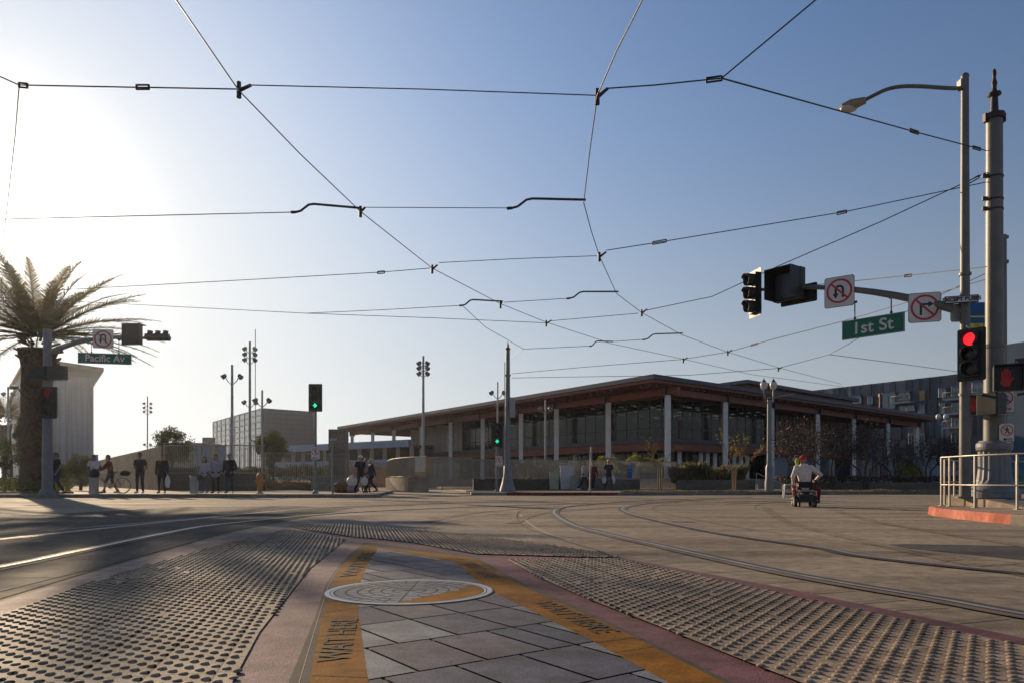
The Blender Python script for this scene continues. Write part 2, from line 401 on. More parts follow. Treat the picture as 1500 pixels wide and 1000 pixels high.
for k in range(16):      # wandering cracks
    x, y = rdj.uniform(-9,14), rdj.uniform(11,30); a_ = rdj.uniform(-.5,.5); q = [Vector((x,y,0))]
    for j in range(rdj.randint(8,18)): a_ += rdj.uniform(-.5,.5); q.append(q[-1]+Vector((math.cos(a_),math.sin(a_)*.7,0))*.28)
    ribbon(jn, q, -.006, .006, .0092)
ty = MB(); rt = random.Random(23)
def fade_band(L, o_, w_, z): ribbon(ty, L, o_-w_/2, o_+w_/2, z)
for pts, w_ in (([(900,1010),(1010,880),(1180,800),(1500,765)],.22),([(1000,733),(1250,741),(1600,752)],.22),([(480,736),(700,733),(1000,731)],.3),([(620,765),(720,748),(900,738),(1150,733)],.2),([(1700,880),(1300,800),(1150,762),(1120,742)],.2)):
    L = spline(GL(pts),8); 
    if pts[0][1] < 1000: fade_band(L, 0, w_, .0055); fade_band(L, 1.5, w_, .0056)
for k in range(26):
    x, y = rt.uniform(-6,14), rt.uniform(9,30)
    if y < 12 and x < 4: continue
    r_ = rt.uniform(.05,.22); ty.sheet([(x+r_*rt.uniform(.6,1.2)*math.cos(a)*1.3, y+r_*rt.uniform(.6,1.2)*math.sin(a)) for a in [6.283*i/11 for i in range(11)]], .0058+k*.00002)
struct('tyre_mark', ty, ground_mat('tyre_darkened', (.39,.30,.21), (.26,.20,.145), (.45,.42,.4), .75, .34, spec=.10))
struct('road_joint', jn, mat('joint_dark', (.07,.055,.04), .9))
struct('rail_haunch', bo, M_haunch); struct('flangeway', gr, M_groove); struct('tram_rail', st, M_steelr)
# ---- the paved island
pinkL_out = ext(GL([(509,790),(453.5,836.7),(380,933),(345,1000)]), 1.4)
pinkL_in  = ext(GL([(533,796),(500,826),(477,860),(463,906),(426,1000)]), 1.4)
yelL_out  = ext(GL([(534,801),(498,835),(484,866),(474,899),(455,1000)]), 1.4)
yelL_in   = ext(GL([(554,806),(540,828),(528,857),(526,885),(525,905),(538,1000)]), 1.4)
yelR_out  = ext(GL([(690,821),(728,842),(767,865),(825,891),(898,926),(960,958),(1040,1000)]), 1.4)
yelR_in   = ext(GL([(666,827),(674,833),(713,868),(767,895),(863,945),(937,987),(960,1000)]), 1.4)
darkR_out = ext(GL([(693,817),(731,838),(770,860),(828,886),(901,921),(965,953),(1056,1000)]), 1.4)
pinkR_out = ext(GL([(730,821),(790,850),(860,882),(960,922),(1080,972),(1147,999)]), 1.4)
pinkO_in  = GL([(900,821),(1094,863),(1171,881),(1290,906),(1500,954),(1700,1003),(2100,1110)])
pinkO_out = GL([(880,812),(1000,833),(1128,860),(1290,894),(1500,939),(1700,984),(2100,1085)])
leftO_in  = GL([(413,778),(333,798),(200,836),(126,860),(0,907),(-250,1020),(-500,1140)])
leftO_out = GL([(413,774),(333,788.5),(167,835),(84,860),(0,886),(-250,975),(-560,1100)])
band_up = GL([(425,771),(450,769),(520,770),(600,777),(700,787),(800,800),(880,812),(905,818)])
xy = lambda L: [(p.x,p.y) for p in L]
isl = xy(leftO_out[::-1])+xy(band_up)+xy(pinkO_out[2:])
g = MB(); g.sheet(isl, .016); struct('paved_island', g, M_plum)
g = MB(); g.sheet(xy(pinkL_out)+xy(pinkL_in[::-1]), .020)
g.sheet(xy(GL([(412,775),(430,777),(509,790),(533,796),(509,791.5),(500,791)])), .0205)
g.sheet(xy(leftO_out)+xy(leftO_in[::-1]), .020)
struct('rose_border', g, M_pink)
g = MB(); g.sheet(xy(pinkL_in)+xy(darkR_out[::-1]), .022); struct('mortar_bed', g, M_grout)
g = MB(); ribbon(g, [p*.5+q*.5 for p,q in zip(pinkL_in[1:], yelL_out[1:])], -.0015,.0015,.023); struct('mortar_crack', g, mat('crack_line',(.34,.28,.2),.8))
regL = xy(leftO_in)+xy(pinkL_out[::-1])+xy(GL([(505,792),(425,779)]))
regM = xy(band_up)+xy(GL([(880,819.5),(697,814),(600,796),(545,790.5),(515,788),(440,776)]))
regR = xy(GL([(742,822.5)]))+xy(pinkO_in)+xy(pinkR_out[::-1][:-1])
g = MB()
for r in (regL, regM, regR): g.sheet(r, .026)
prof = [(.0175,0),(.0165,.0035),(.0125,.0068),(.006,.0082)]
an = R(57); e1 = Vector((math.cos(an),math.sin(an))); e2 = Vector((-e1.y,e1.x)); sp = .064
rd = random.Random(3)
for reg in (regL, regM, regR):
    xs = [p[0] for p in reg]; ys = [p[1] for p in reg]; cx, cy = sum(xs)/len(xs), sum(ys)/len(ys); rad = int(max(max(xs)-min(xs), max(ys)-min(ys))/sp)+2
    i0 = round(cx*e1.x+cy*e1.y)/sp; j0 = round(cx*e2.x+cy*e2.y)/sp
    i0 = int(i0); j0 = int(j0)
    for i in range(i0-rad, i0+rad):
        for j in range(j0-rad, j0+rad):
            x, y = e1.x*i*sp+e2.x*j*sp, e1.y*i*sp+e2.y*j*sp
            if y < 1.6 or x < -9 or x > 9 or not inside((x,y), reg): continue
            if rd.random() < .006: continue
            k = 8 if y < 6 else 6; h = rd.uniform(.75,1.1); vs = []
            pf = prof if y < 6 else prof[::2]+[prof[3]]
            for r_, z_ in pf:
                for a in range(k):
                    t = 2*math.pi*a/k; vs.append((x+r_*math.cos(t), y+r_*math.sin(t), .026+z_*h))
            fs = [(b*k+a, b*k+(a+1)%k, (b+1)*k+(a+1)%k, (b+1)*k+a) for b in range(len(pf)-1) for a in range(k)]
            n0 = len(pf)*k; g.add(vs, fs+[tuple(range(n0-k,n0))], 0, True)
struct('tactile_paving', g, M_tact)
# yellow warning strips with their letters
def strip(outer, inner, mb, z):
    mb.sheet(xy(outer)+xy(inner[::-1]), z)
g = MB(); strip(yelL_out, yelL_in, g, .028); strip(yelR_out, yelR_in, g, .028)
g.sheet(xy(GL([(534,801),(690,821),(666,827),(554,806)])), .0285)
struct('warning_strip', g, M_yel)
g = MB()   # tile joints and cracks across the ochre strips
for a,b in (((455,1000),(538,1003)),((470,905),(525,897)),((484,868),(527,866)),((500,834),(538,836)),((478,888),(526,884)),((462,940),(527,939)),((458,965),(531,962)),
            ((712,852),(770,846)),((738,880),(800,878)),((805,915),(880,905)),((872,950),(945,940)),((702,838),(726,838)),((900,965),(965,955)),((530,820),(548,818))):
    ribbon(g, [G(*a),G(*b)], -.003,.003,.0305)
struct('strip_joint', g, M_grout)
M_letter = ground_mat('inlay_letter', (.085,.06,.045), (.05,.04,.03), (.6,.6,.6), .7)
def text_mesh(s, size, ex=.0, sx=1.0, bold=.0, align='CENTER'):
    cu = bpy.data.curves.new('lettering', 'FONT'); cu.body = s; cu.size = size; cu.align_x = align; cu.align_y = 'CENTER'; cu.extrude = ex; cu.offset = bold
    o = bpy.data.objects.new('lettering_src', cu); C.objects.link(o); dg = bpy.context.evaluated_depsgraph_get(); dg.update()
    me = bpy.data.meshes.new_from_object(o.evaluated_get(dg)); bpy.data.objects.remove(o)
    vs = [(v.co.x*sx, v.co.y, v.co.z) for v in me.vertices]; fs = [tuple(p.vertices) for p in me.polygons]
    bpy.data.meshes.remove(me); return vs, fs
g = MB()
def strip_text(p, q, hgt, flip):
    """letters run from ground point p to q"""
    a, b = G(*p), G(*q); d = (b-a); L = d.length; d.normalize(); u = Vector((-d.y,d.x,0))
    vs, fs = text_mesh('WAIT HERE', 1.0, 0, 1, .012); w = max(v[0] for v in vs)-min(v[0] for v in vs); x0 = min(v[0] for v in vs)
    h = max(v[1] for v in vs)-min(v[1] for v in vs); y0 = min(v[1] for v in vs)
    out = [a+d*((v[0]-x0)/w*L)+u*((v[1]-y0)/h*hgt-hgt/2)+Vector((0,0,.0315)) for v in vs]
    g.add(out, fs)
strip_text((487,979),(505,914),.125,0); strip_text((509,850),(540,812),.12,0)
strip_text((792,888),(890,935),.125,0); strip_text((685,829),(722,851),.12,0)
struct('inlaid_lettering', g, M_letter)
# stone pavers between the strips
core = xy(yelL_in)+xy(yelR_in[::-1])
gt = MB(); rd = random.Random(11)
d1 = Vector((-.584,.812)); d2 = Vector((.812,.584)); mc = G(600,872); mr = .505
tri = []   # core split in convex quads between matching fractions
def samp(L, t):
    tot = [0]
    for i in range(len(L)-1): tot.append(tot[-1]+(L[i+1]-L[i]).length)
    s_ = t*tot[-1]
    for i in range(len(L)-1):
        if s_ <= tot[i+1]+1e-9: return L[i].lerp(L[i+1], (s_-tot[i])/(tot[i+1]-tot[i]))
    return L[-1]
from mathutils import geometry
def clip_poly(tile, region):
    """tile (convex ccw) clips region (any)"""
    out = list(region)
    for i in range(len(tile)):
        if len(out) < 3: return []
        out = clip(out, tile[i], tile[(i+1)%len(tile)])
    return out
def area(p): return abs(sum(p[i][0]*p[(i+1)%len(p)][1]-p[(i+1)%len(p)][0]*p[i][1] for i in range(len(p))))/2
core_top = xy(GL([(554,806),(666,827)]))
gap = .007
for r in range(-3, 28):
    v0 = -.06+r*.222*2; v0 = .06+(r-2)*.45; x = -4+rd.choice((0,.146))
    while x < 9:
        w = rd.choice((.292,.292,.292,.146)); 
        cs = [(x+gap,v0+gap),(x+w-gap,v0+gap),(x+w-gap,v0+.45-gap),(x+gap,v0+.45-gap)]   # x along d2, v along d1-perp
        q = [(d2.x*a+(-d2.y)*b, d2.y*a+d2.x*b) for a,b in cs]
        c = clip_poly(q, core); x += w
        if len(c) < 3 or area(c) < .0008: continue
        full = area(q); f_ = area(c)/full
        mi = 1 if w < .2 else (2 if f_ < .5 else rd.choice((0,0,3,3,0,1,0,3,2)))
        gt.sheet(c, .0275, mi)
struct('stone_paving', gt, [M_tileA, M_tileB, M_tileC, M_tileD])
# round cover
t = thing('manhole_cover', 'large round cover paved with ringed pale tiles between the ochre strips', 'manhole cover', (mc.x,mc.y,.03))
b = MB(); b.lathe((mc.x,mc.y,.0), [(mr+.012,0),(mr+.012,.0300),(mr+.010,.0305)], 72); b.build('mortar_ring', M_grout, t)
b = MB()
def annulus(mb, r0, r1, z, n=72, mi=0, a0=0, a1=2*math.pi):
    vs = []; k = n+1
    for i in range(k):
        a = a0+(a1-a0)*i/n
        for r_ in (r0, r1): vs.append((mc.x+r_*math.cos(a), mc.y+r_*math.sin(a), z))
    mb.add(vs, [(2*i,2*i+1,2*i+3,2*i+2) for i in range(n)], mi)
annulus(b, mr-.03, mr, .0325); annulus(b, mr-.05, mr-.036, .0322); b.build('frame_ring', mat('cast_ring', (.40,.41,.42), .42, .3, .2, 8), t)
b = MB(); radii = [.03,.10,.17,.24,.31,.38,.45]; nsec = [8,8,16,16,32,32]
ed = G(716,872).x-mc.x
for k in range(6):
    for s_ in range(nsec[k]):
        a0 = 2*math.pi*s_/nsec[k]; a1 = a0+2*math.pi/nsec[k]; am = (a0+a1)/2; rm = (radii[k]+radii[k+1])/2
        gx = rm*math.cos(am); gy = rm*math.sin(am)
        y_ = (gx*.80-gy*.45) > .20
        e = .005/rm
        annulus(b, radii[k]+(0 if y_ else .007), radii[k+1]-(0 if y_ else .007), .0322, 6, 1 if y_ else 0, a0+(0 if y_ else e), a1-(0 if y_ else e))
b.build('ring_paver', [M_coverT, M_yel], t)
# ---- kerbs and footways
def slab(name, poly, z1, m, z0=-.04):
    g = MB(); g.prism([(p[0],p[1]) for p in poly], z0, z1); return struct(name, g, m)
YL = 31.0
k0 = XX(552, YL)
slab('footway_corner', [(-80,YL+.16),(k0,YL+.16),(XX(566,38),38),(XX(575,43),43.0),(XX(520,60),60),(-18,75),(-40,130),(-140,130),(-140,YL+.16)], .15, M_walk)
slab('kerb', [(-80,YL),(k0,YL),(k0,YL+.16),(-80,YL+.16)], .154, M_kerb)
slab('driveway_apron', [(k0+.01,YL-.3),(XX(690,35.2),35.2),(XX(690,36.2),60),(XX(540,60),60),(XX(577,43),43),(XX(567,38),38)], .03, M_walk)
kr = [(XX(690,36),36.0),(XX(742,35.9),35.9),(XX(905,35.9),35.9),(XX(1100,37.5),37.5),(XX(1240,38.5),38.5),(XX(1400,38.5),38.5),(XX(1800,38.5),38.5)]
up = [(x,y+.17) for x,y in kr]
slab('footway', up+[(90,75),(XX(640,75),75),(XX(660,60),60),(XX(680,46),46)], .15, M_walk)
slab('kerb_ramp', [kr[0],kr[1],up[1],up[0]], .10, M_kerb)
slab('painted_kerb', [kr[1],kr[2],up[2],up[1]], .156, M_red)
slab('kerb_far', kr[2:]+up[2:][::-1], .156, M_kerb)
# near right corner: faded red kerb, ramp recess and raised pad
rc = GL([(1361,752),(1372,755.5),(1400,759),(1450,764.5),(1500,769),(1620,779)])
outer = [(p.x,p.y) for p in rc]
back_ = [(rc[0].x-.05, 15.9),(rc[0].x+.1,19.0),(14,20.5),(20,20.5),(20,10.5),(outer[-1][0]+.5,outer[-1][1]-.1)]
slab('corner_footway', outer+[(outer[-1][0]+3,9.9),(22,9.9),(22,21),(XX(1372,21),21),(XX(1366,17.6),17.6)], .158, M_walk)
def off(L, d):
    out = []
    for i,p in enumerate(L):
        a = Vector(L[max(i-1,0)]); b_ = Vector(L[min(i+1,len(L)-1)]); q = (b_-a).normalized(); out.append((p[0]-q.y*d, p[1]+q.x*d))
    return out
def kerbpiece(name, L, m, z=.166):
    o2 = off(L,-.008); i2 = off(L,.17); o3 = off(L,-.03); g = MB(); n = len(L)
    vs = [(p[0],p[1],-.03) for p in o3]+[(p[0],p[1],z-.02) for p in o2]+[(p[0],p[1],z) for p in off(L,.015)]+[(p[0],p[1],z) for p in i2]+[(p[0],p[1],-.03) for p in i2]
    fs = [(r*n+i, r*n+i+1, (r+1)*n+i+1, (r+1)*n+i) for r in range(4) for i in range(n-1)]
    fs += [tuple(r*n for r in range(5))[::-1], tuple(r*n+n-1 for r in range(5))]
    g.add(vs, fs); return struct(name, g, m)
kb = outer[:4]+[((outer[3][0]*.35+outer[4][0]*.65),(outer[3][1]*.35+outer[4][1]*.65))]
kerbpiece('red_corner_kerb', kb, M_salmon)
kerbpiece('bare_corner_kerb', [kb[-1],outer[4],outer[5]], M_kerb, .164)
M_ivory = ground_mat('pale_concrete', (.52,.42,.31), (.42,.33,.24), (.75,.6,.5), .7)
pad = [(XX(1385,16.6),16.6),(XX(1412,16.1),16.1),(XX(1448,15.2),15.2),(XX(1500,14.4),14.4),(XX(1560,14),14),(20,14),(20,20.4),(XX(1392,20.4),20.4)]
g = MB(); n = len(pad); tz = [.33,.335,.31,.19,.19,.19,.34,.34]
vs = [(p[0],p[1],.1) for p in pad]+[(p[0],p[1],z) for p,z in zip(pad,tz)]
g.add(vs, [(i,(i+1)%n,n+(i+1)%n,n+i) for i in range(n)]+[(n+7,n,n+1),(n+7,n+1,n+2),(n+7,n+2,n+6),(n+6,n+2,n+3),(n+6,n+3,n+5),(n+3,n+4,n+5)])
struct('raised_pad', g, M_ivory)
# ---------------------------------------------------------------- traffic lights, poles, signs
def ngon(cx, cz, r, n=28): return [(cx+r*math.cos(2*math.pi*i/n), cz+r*math.sin(2*math.pi*i/n)) for i in range(n)]
def ring(mb, r0, r1, y, n=32, mi=0, cx=0, cz=0):
    vs = []
    for i in range(n):
        a = 2*math.pi*i/n
        for r_ in (r0,r1): vs.append((cx+r_*math.cos(a), y, cz+r_*math.sin(a)))
    mb.add(vs, [(2*i,2*i+1,(2*i+3)%(2*n),(2*i+2)%(2*n)) for i in range(n)], mi)
def signal_head(parent, c, facing, lit=None, litm=None, n=3, horizontal=False, s=1.0, plate=True, arrow=False, visor=.24):
    """housing with a backplate, one visor and one lens per section; facing local -Y"""
    up = Vector((0,0,1)); M = frame(c, facing, up)
    if horizontal: M = M @ Matrix.Rotation(R(90), 4, 'Y')
    M = M @ Matrix.Scale(s, 4); h = .35*n
    b = MB(M); b.box((0,0,0),(.34,.18,h)); 
    if plate:
        b.plate([(-.27,-h/2-.09),(.27,-h/2-.09),(.30,-h/2-.06),(.30,h/2+.06),(.27,h/2+.09),(-.27,h/2+.09),(-.30,h/2+.06),(-.30,-h/2-.06)], .0,.012)
    for i in range(n-1): b.box((0,-.005,(-h/2+.35*(i+1))),(.35,.19,.012))
    hd = b.build('signal_head', M_dark, parent)
    for i in range(n):
        z = h/2-.175-.35*i
        v = MB(M); k = 16; vs = []; a0 = -60; a1 = 240
        for j in range(k+1):
            a = R(a0+(a1-a0)*j/k); L = visor*(1 if 20 < a0+(a1-a0)*j/k < 160 else .72)
            for r_ in (.152,.160):
                vs.append((r_*math.cos(a), -.09, z+r_*math.sin(a))); vs.append((r_*math.cos(a), -.09-L, z+r_*math.sin(a)))
        fs = []
        for j in range(k):
            o = j*4; fs += [(o,o+4,o+5,o+1),(o+2,o+3,o+7,o+6),(o+1,o+5,o+7,o+3)]
        v.add(vs, fs, 0, True); v.build('visor', M_dark, hd)
        ln = MB(M); on = (lit == i)
        vs = [(0,-.12,z)]+[(.145*math.cos(2*math.pi*j/20), -.095, z+.145*math.sin(2*math.pi*j/20)) for j in range(20)]
        if on and arrow:
            ln.add(vs, [(0,1+j,1+(j+1)%20) for j in range(20)], 0, True); ln.build('lens', M_lensoff, hd)
            ar = MB(M); ar.box((-.015,-.13,z),(.15,.01,.035)); ar.plate([(.0,z+.10),(.10,z),(.0,z-.10),(-.04,z-.06),(.03,z),(-.04,z+.06)], -.135,-.125); ar.build('lit_arrow', litm, hd)
        else:
            ln.add(vs, [(0,1+(j+1)%20,1+j) for j in range(20)], 0, True); ln.build('lens', litm if on else M_lensoff, hd)
    return hd
def no_sign(name, label, w, h, M, symbol, back=None, post=None):
    """square regulatory sign with a red circle and slash"""
    t = thing(name, label, 'sign', M.translation)
    r = .04; x, z = w/2, h/2
    pl = [(-x+r,-z),(x-r,-z),(x,-z+r),(x,z-r),(x-r,z),(-x+r,z),(-x,z-r),(-x,-z+r)]
    b = MB(M); b.plate(pl, -.004, .004); b.build('sign_panel', M_signw, t)
    b = MB(M); b.plate([(p[0]*1.0,p[1]) for p in pl], .0045, .008); b.build('panel_back', M_alu, t)
    b = MB(M); cz = (h-w)/2*.75; R0 = w*.43
    k = [(p[0]*.97,p[1]*.97) for p in pl]; vs = []
    for a_,c_ in zip(pl,k): vs += [(a_[0],-.0055,a_[1]),(c_[0],-.0055,c_[1])]
    b.add(vs, [(2*i,2*i+1,(2*i+3)%16,(2*i+2)%16) for i in range(8)]); b.build('border', M_signk, t)
    s = MB(M); q = w*.06
    if symbol == 'uturn':
        pts = [];
        for i in range(13):
            a = R(180*i/12); pts.append((w*.12*math.cos(a), w*.08+w*.12*math.sin(a)))
        L = [(w*.12,-w*.20)]+pts+[(-w*.12,-w*.08)]
        for i in range(len(L)-1):
            a_, c_ = Vector(L[i]), Vector(L[i+1]); d = (c_-a_).normalized()*q*.1; nn = Vector((-(c_-a_).y,(c_-a_).x)).normalized()*q*.62
            s.plate([tuple(a_-d-nn),tuple(c_+d-nn),tuple(c_+d+nn),tuple(a_-d+nn)], -.0062-.0001*(i%2), -.0045)
        s.plate([(-w*.22,-w*.06),(-w*.02,-w*.06),(-w*.12,-w*.24)], -.0066, -.0045)
    elif symbol == 'right':
        s.plate([(-w*.15,-w*.26),(-w*.08,-w*.26),(-w*.08,w*.14),(-w*.15,w*.14)], -.0062,-.0045)
        s.plate([(-w*.0799,w*.07),(w*.12,w*.07),(w*.12,w*.14),(-w*.0799,w*.14)], -.0064,-.0045)
        s.plate([(w*.11,w*.0),(w*.28,w*.105),(w*.11,w*.21)], -.0066,-.0045)
    else:
        s.plate(ngon(0,cz+w*.24,w*.055,14), -.0062,-.0045)
        s.plate([(-w*.06,cz-w*.02),(w*.06,cz-w*.02),(w*.07,cz+w*.16),(-w*.05,cz+w*.17)], -.0063,-.0045)
        for a_,c_ in (((.0,-.02),(-.13,-.27)),((.03,-.02),(.12,-.27)),((-.02,.14),(-.14,.0)),((.04,.14),(.15,.02))):
            a_ = Vector((a_[0]*w, cz+a_[1]*w)); c_ = Vector((c_[0]*w, cz+c_[1]*w)); nn = Vector((-(c_-a_).y,(c_-a_).x)).normalized()*q*.5
            s.plate([tuple(a_-nn),tuple(c_-nn),tuple(c_+nn),tuple(a_+nn)], -.0064,-.0045)
        z0 = -h/2+(h-w)*.5   # little arrow and two short lines of letters under the circle
        s.plate([(-w*.26,z0+.01),(-w*.14,z0+.05),(-w*.14,z0+.025),(-w*.0,z0+.025),(-w*.0,z0-.005),(-w*.14,z0-.005),(-w*.14,z0-.03)], -.0062,-.0045)
        for ln,(tx,tz,sz) in enumerate((('USE',z0+.012,.055),('CROSSWALK',-h/2+.045,.06))):
            vs, fs = text_mesh(tx, sz, 0, .9 if ln else 1.0, .001); dx = w*.19 if ln == 0 else 0
            s.add([(v[0]+dx,-.0068,v[1]+tz) for v in vs], fs)
    s.build('symbol', M_signk, t)
    rr = MB(M); ring(rr, R0*.84, R0, -.0072, 36, 0, 0, cz)
    a_ = Vector((-R0*.62,cz+R0*.62)); c_ = Vector((R0*.62,cz-R0*.62)); nn = Vector((-(c_-a_).y,(c_-a_).x)).normalized()*R0*.075
    rr.plate([tuple(a_-nn),tuple(c_-nn),tuple(c_+nn),tuple(a_+nn)], -.0076,-.0046); rr.build('prohibition_ring', M_signr, t)
    return t
def text_sign(name, label, w, h, M, text, face, ink, size, edge=None, hang=None, sx=1.0):
    t = thing(name, label, 'sign', M.translation)
    b = MB(M); b.box((0,.012,0),(w,.02,h)); b.build('sign_panel', face, t)
    b = MB(M)
    for c_,d_ in (((0,.012,h/2+.008),(w+.04,.035,.018)),((0,.012,-h/2-.008),(w+.04,.035,.018)),((-w/2-.01,.012,0),(.018,.033,h+.03)),((w/2+.01,.012,0),(.018,.033,h+.03))): b.box(c_,d_)
    b.build('edge_frame', edge or M_alu, t)
    vs, fs = text_mesh(text, size, 0, sx, .006); b = MB(M); b.add([(v[0],-.004,v[1]) for v in vs], fs); b.build('lettering', ink, t)
    if hang:
        for hx,hl in hang:
            b = MB(M); b.cyl((hx,.02,h/2+.015),(hx,.02,h/2+hl),.014,n=6); b.ball((hx,.02,h/2+.05),.035,8,5); b.cyl((hx-.05,.02,h/2+hl-.02),(hx+.05,.02,h/2+hl-.02),.03,n=8); b.build('hanger', M_rust, t)
    return t
def arm_pts(pole, d, z0, z1, L, k=10):
    return [Vector((pole.x+d.x*L*i/k, pole.y+d.y*L*i/k, z0+(z1-z0)*(1-(1-i/k)**1.9))) for i in range(k+1)]

# ---- right corner: tall signal pole with mast arm and luminaire
YP = 16.0; rp = Vector((XX(1413.5,YP), YP, 0)); da = Vector((-.66,.75,0))
sp_ = thing('signal_pole', 'slender pale signal pole behind the railing with signal arm and curved lamp arm', 'traffic light', (rp.x,rp.y,.33))
b = MB(); b.cyl((rp.x,rp.y,.33),(rp.x,rp.y,9.45),.115,.075,18); b.cyl((rp.x,rp.y,.33),(rp.x,rp.y,.37),.19,.19,18); b.box((rp.x-.05,rp.y,9.28),(.17,.15,.2)); b.ball((rp.x,rp.y,9.46),.085)
for z in (2.55,3.0,4.55,5.15): b.cyl((rp.x,rp.y,z),(rp.x,rp.y,z+.05),.125,.125,16)
b.build('pole', M_pole, sp_)
tA = lambda px: (rp.x-(px-CX)/F*YP)/(.66+.75*(px-CX)/F)
def on_arm(px, dz=0, fw=0):
    t = tA(px); f = min(1, t/5.6); z = 4.36+1.45*(1-(1-f)**1.9)
    return Vector((rp.x+da.x*t, rp.y+da.y*t, z+dz))
L = [on_arm(p) for p in (1413.5,1395,1370,1340,1310,1280,1250,1220,1190,1160,1130,1112)]
b = MB(); b.tube(L, [.105-.006*i for i in range(len(L))], 12); b.box(L[0]+Vector((-.1,.1,0)),(.2,.2,.35)); b.build('mast_arm', M_pole, sp_)
fA = Vector((-.75,-.66,0))
fL = Vector((-.93,-.30,0))
c = P(1106, 430, rp.y+da.y*tA(1106)); signal_head(sp_, c, Vector((-.97,-.2,0)), s=1.02)
b = MB(); b.tube([on_arm(1112), c+Vector((.1,.05,.02))], .03, 8); b.build('arm_bracket', M_rust, sp_)
c = P(1152, 417, rp.y+da.y*tA(1150)-.15)     # deep hooded turn signal
M = frame(c, Vector((-.80,-.60,0))); b = MB(M); b.box((0,.12,0),(.78,.22,.78)); b.build('signal_box', M_dark, sp_)
b = MB(M); w_ = .37
for q in (((-w_,0),(.02,.78)),((w_,0),(.02,.78))): b.box((q[0][0],-.2,0),(.02,.42,.76))
b.box((0,-.2,w_),(.76,.42,.02)); b.build('hood', M_dark, sp_)
b = MB(M); b.box((0,0.0,-.03),(.60,.02,.62)); b.build('screen', mat('grey_screen',(.045,.055,.075),.35), sp_)
c = P(1170, 432, rp.y+da.y*tA(1170)+.2); signal_head(sp_, c, Vector((.75,.66,0)), horizontal=True, s=.8)
# heads on the pole shaft
signal_head(sp_, P(1423,519,YP-.42), Vector((-.76,-.65,0)), lit=0, litm=M_redl, s=.90)
b = MB(); b.tube([P(1424,484,YP-.3),Vector((rp.x,rp.y,4.1))],.03,6); b.tube([P(1424,555,YP-.3),Vector((rp.x,rp.y,2.9))],.03,6); b.build('head_bracket', M_galv, sp_)
def ped_head(parent, M, lit=True, s=1.0):
    M = M @ Matrix.Scale(s,4)
    b = MB(M); b.bev((0,0,0),(.46,.2,.46),.03)
    for q in (((0,-.15,.215),(.44,.14,.02)),((-.215,-.15,0),(.02,.14,.44)),((.215,-.15,0),(.02,.14,.44))): b.box(*q)
    hd = b.build('pedestrian_signal', M_dark, parent)
    b = MB(M); b.box((0,-.103,0),(.40,.006,.40)); b.build('screen', M_black, hd)
    if lit:
        b = MB(M)        # raised hand
        y0,y1 = -.112,-.107
        b.plate([(-.13,-.10),(-.06,-.16),(.02,-.16),(.03,-.02),(-.10,-.0)], y0, y1)
        for i,(x,h) in enumerate(((-.095,.10),(-.058,.135),(-.02,.14),(.018,.11))): b.box((x,(y0+y1)/2,h/2-.0),(.028,.005,h+.02))
        b.plate([(.028,-.10),(.075,-.03),(.06,.0),(.028,-.04)], y0, y1)
        b.build('lit_hand', M_redd, hd)
    return hd
ped_head(sp_, frame(P(1449,591,YP-.1), Vector((.9,.42,0))), False)
ped_head(sp_, frame(P(1430,592,YP+.5), Vector((-.75,-.66,0))))
b = MB(); b.tube([P(1449,578,YP-.05),Vector((rp.x,rp.y,2.6))],.03,6); b.build('head_bracket', M_galv, sp_)
# curved luminaire arm
LA = [P(1404,130,16),P(1380,129,16.05),P(1350,127,16.2),P(1322,127,16.4),P(1300,131,16.55),P(1282,139,16.7),P(1265,148,16.85)]
b = MB(); b.tube(spline(LA,4), .042, 10); b.build('lamp_arm', M_pole, sp_)
a_, c_ = P(1268,147,16.85), P(1228,161,17.1); dd = (c_-a_); b = MB()
for i,(f0,f1,r0,r1) in enumerate(((0,.25,.075,.10),(.25,.55,.10,.13),(.55,.85,.13,.10),(.85,1,.10,.03))): b.cyl(a_+dd*f0, a_+dd*f1, r0, r1, 12)
lf = b.build('lamp_head', mat('lamp_bronze',(.30,.24,.17),.5,.2,.1,8), sp_)
b = MB(); b.ball(a_+dd*.62+Vector((0,0,-.06)),(.20,.13,.08),12,6); b.build('lamp_glass', mat('lamp_glass',(.55,.5,.42),.3), lf)
# signs on the right arm
t_ = on_arm(1229); M = frame(P(1229.5,427.5,t_.y-.16), Vector((-.62,-.78,0))); no_sign('no_u_turn_sign', 'square no U-turn sign on the right arm left of the 1st St sign', .69,.74, M, 'uturn')
t_ = on_arm(1355); M = frame(P(1354.5,450.5,t_.y-.16), Vector((-.30,-.95,0))); no_sign('no_right_turn_sign', 'square no right turn sign on the arm close to the signal pole', .66,.66, M, 'right')
c0_, c1_ = on_arm(1238), on_arm(1320)
M = frame((P(1238,483.5,c0_.y)+P(1320,472,c1_.y))/2, Vector((-.75,-.66,0)))
text_sign('street_name_sign', 'green street name sign reading 1st St hanging from the right arm', 1.40,.42, M, '1st St', M_signg, M_signw, .40, hang=((-.42,.46),(.42,.42)), sx=1.05)
M = frame(P(1408.5,438.5,YP-.17), Vector((.42,-.91,0)))
M = frame(P(1408.5,438.5,YP-.17), Vector((-.33,-.94,0))); text_sign('except_buses_sign', 'small narrow white EXCEPT BUSES plate strapped across the signal pole', .60,.125, M, 'EXCEPT BUSES', M_signw, M_signk, .112, edge=M_signk)
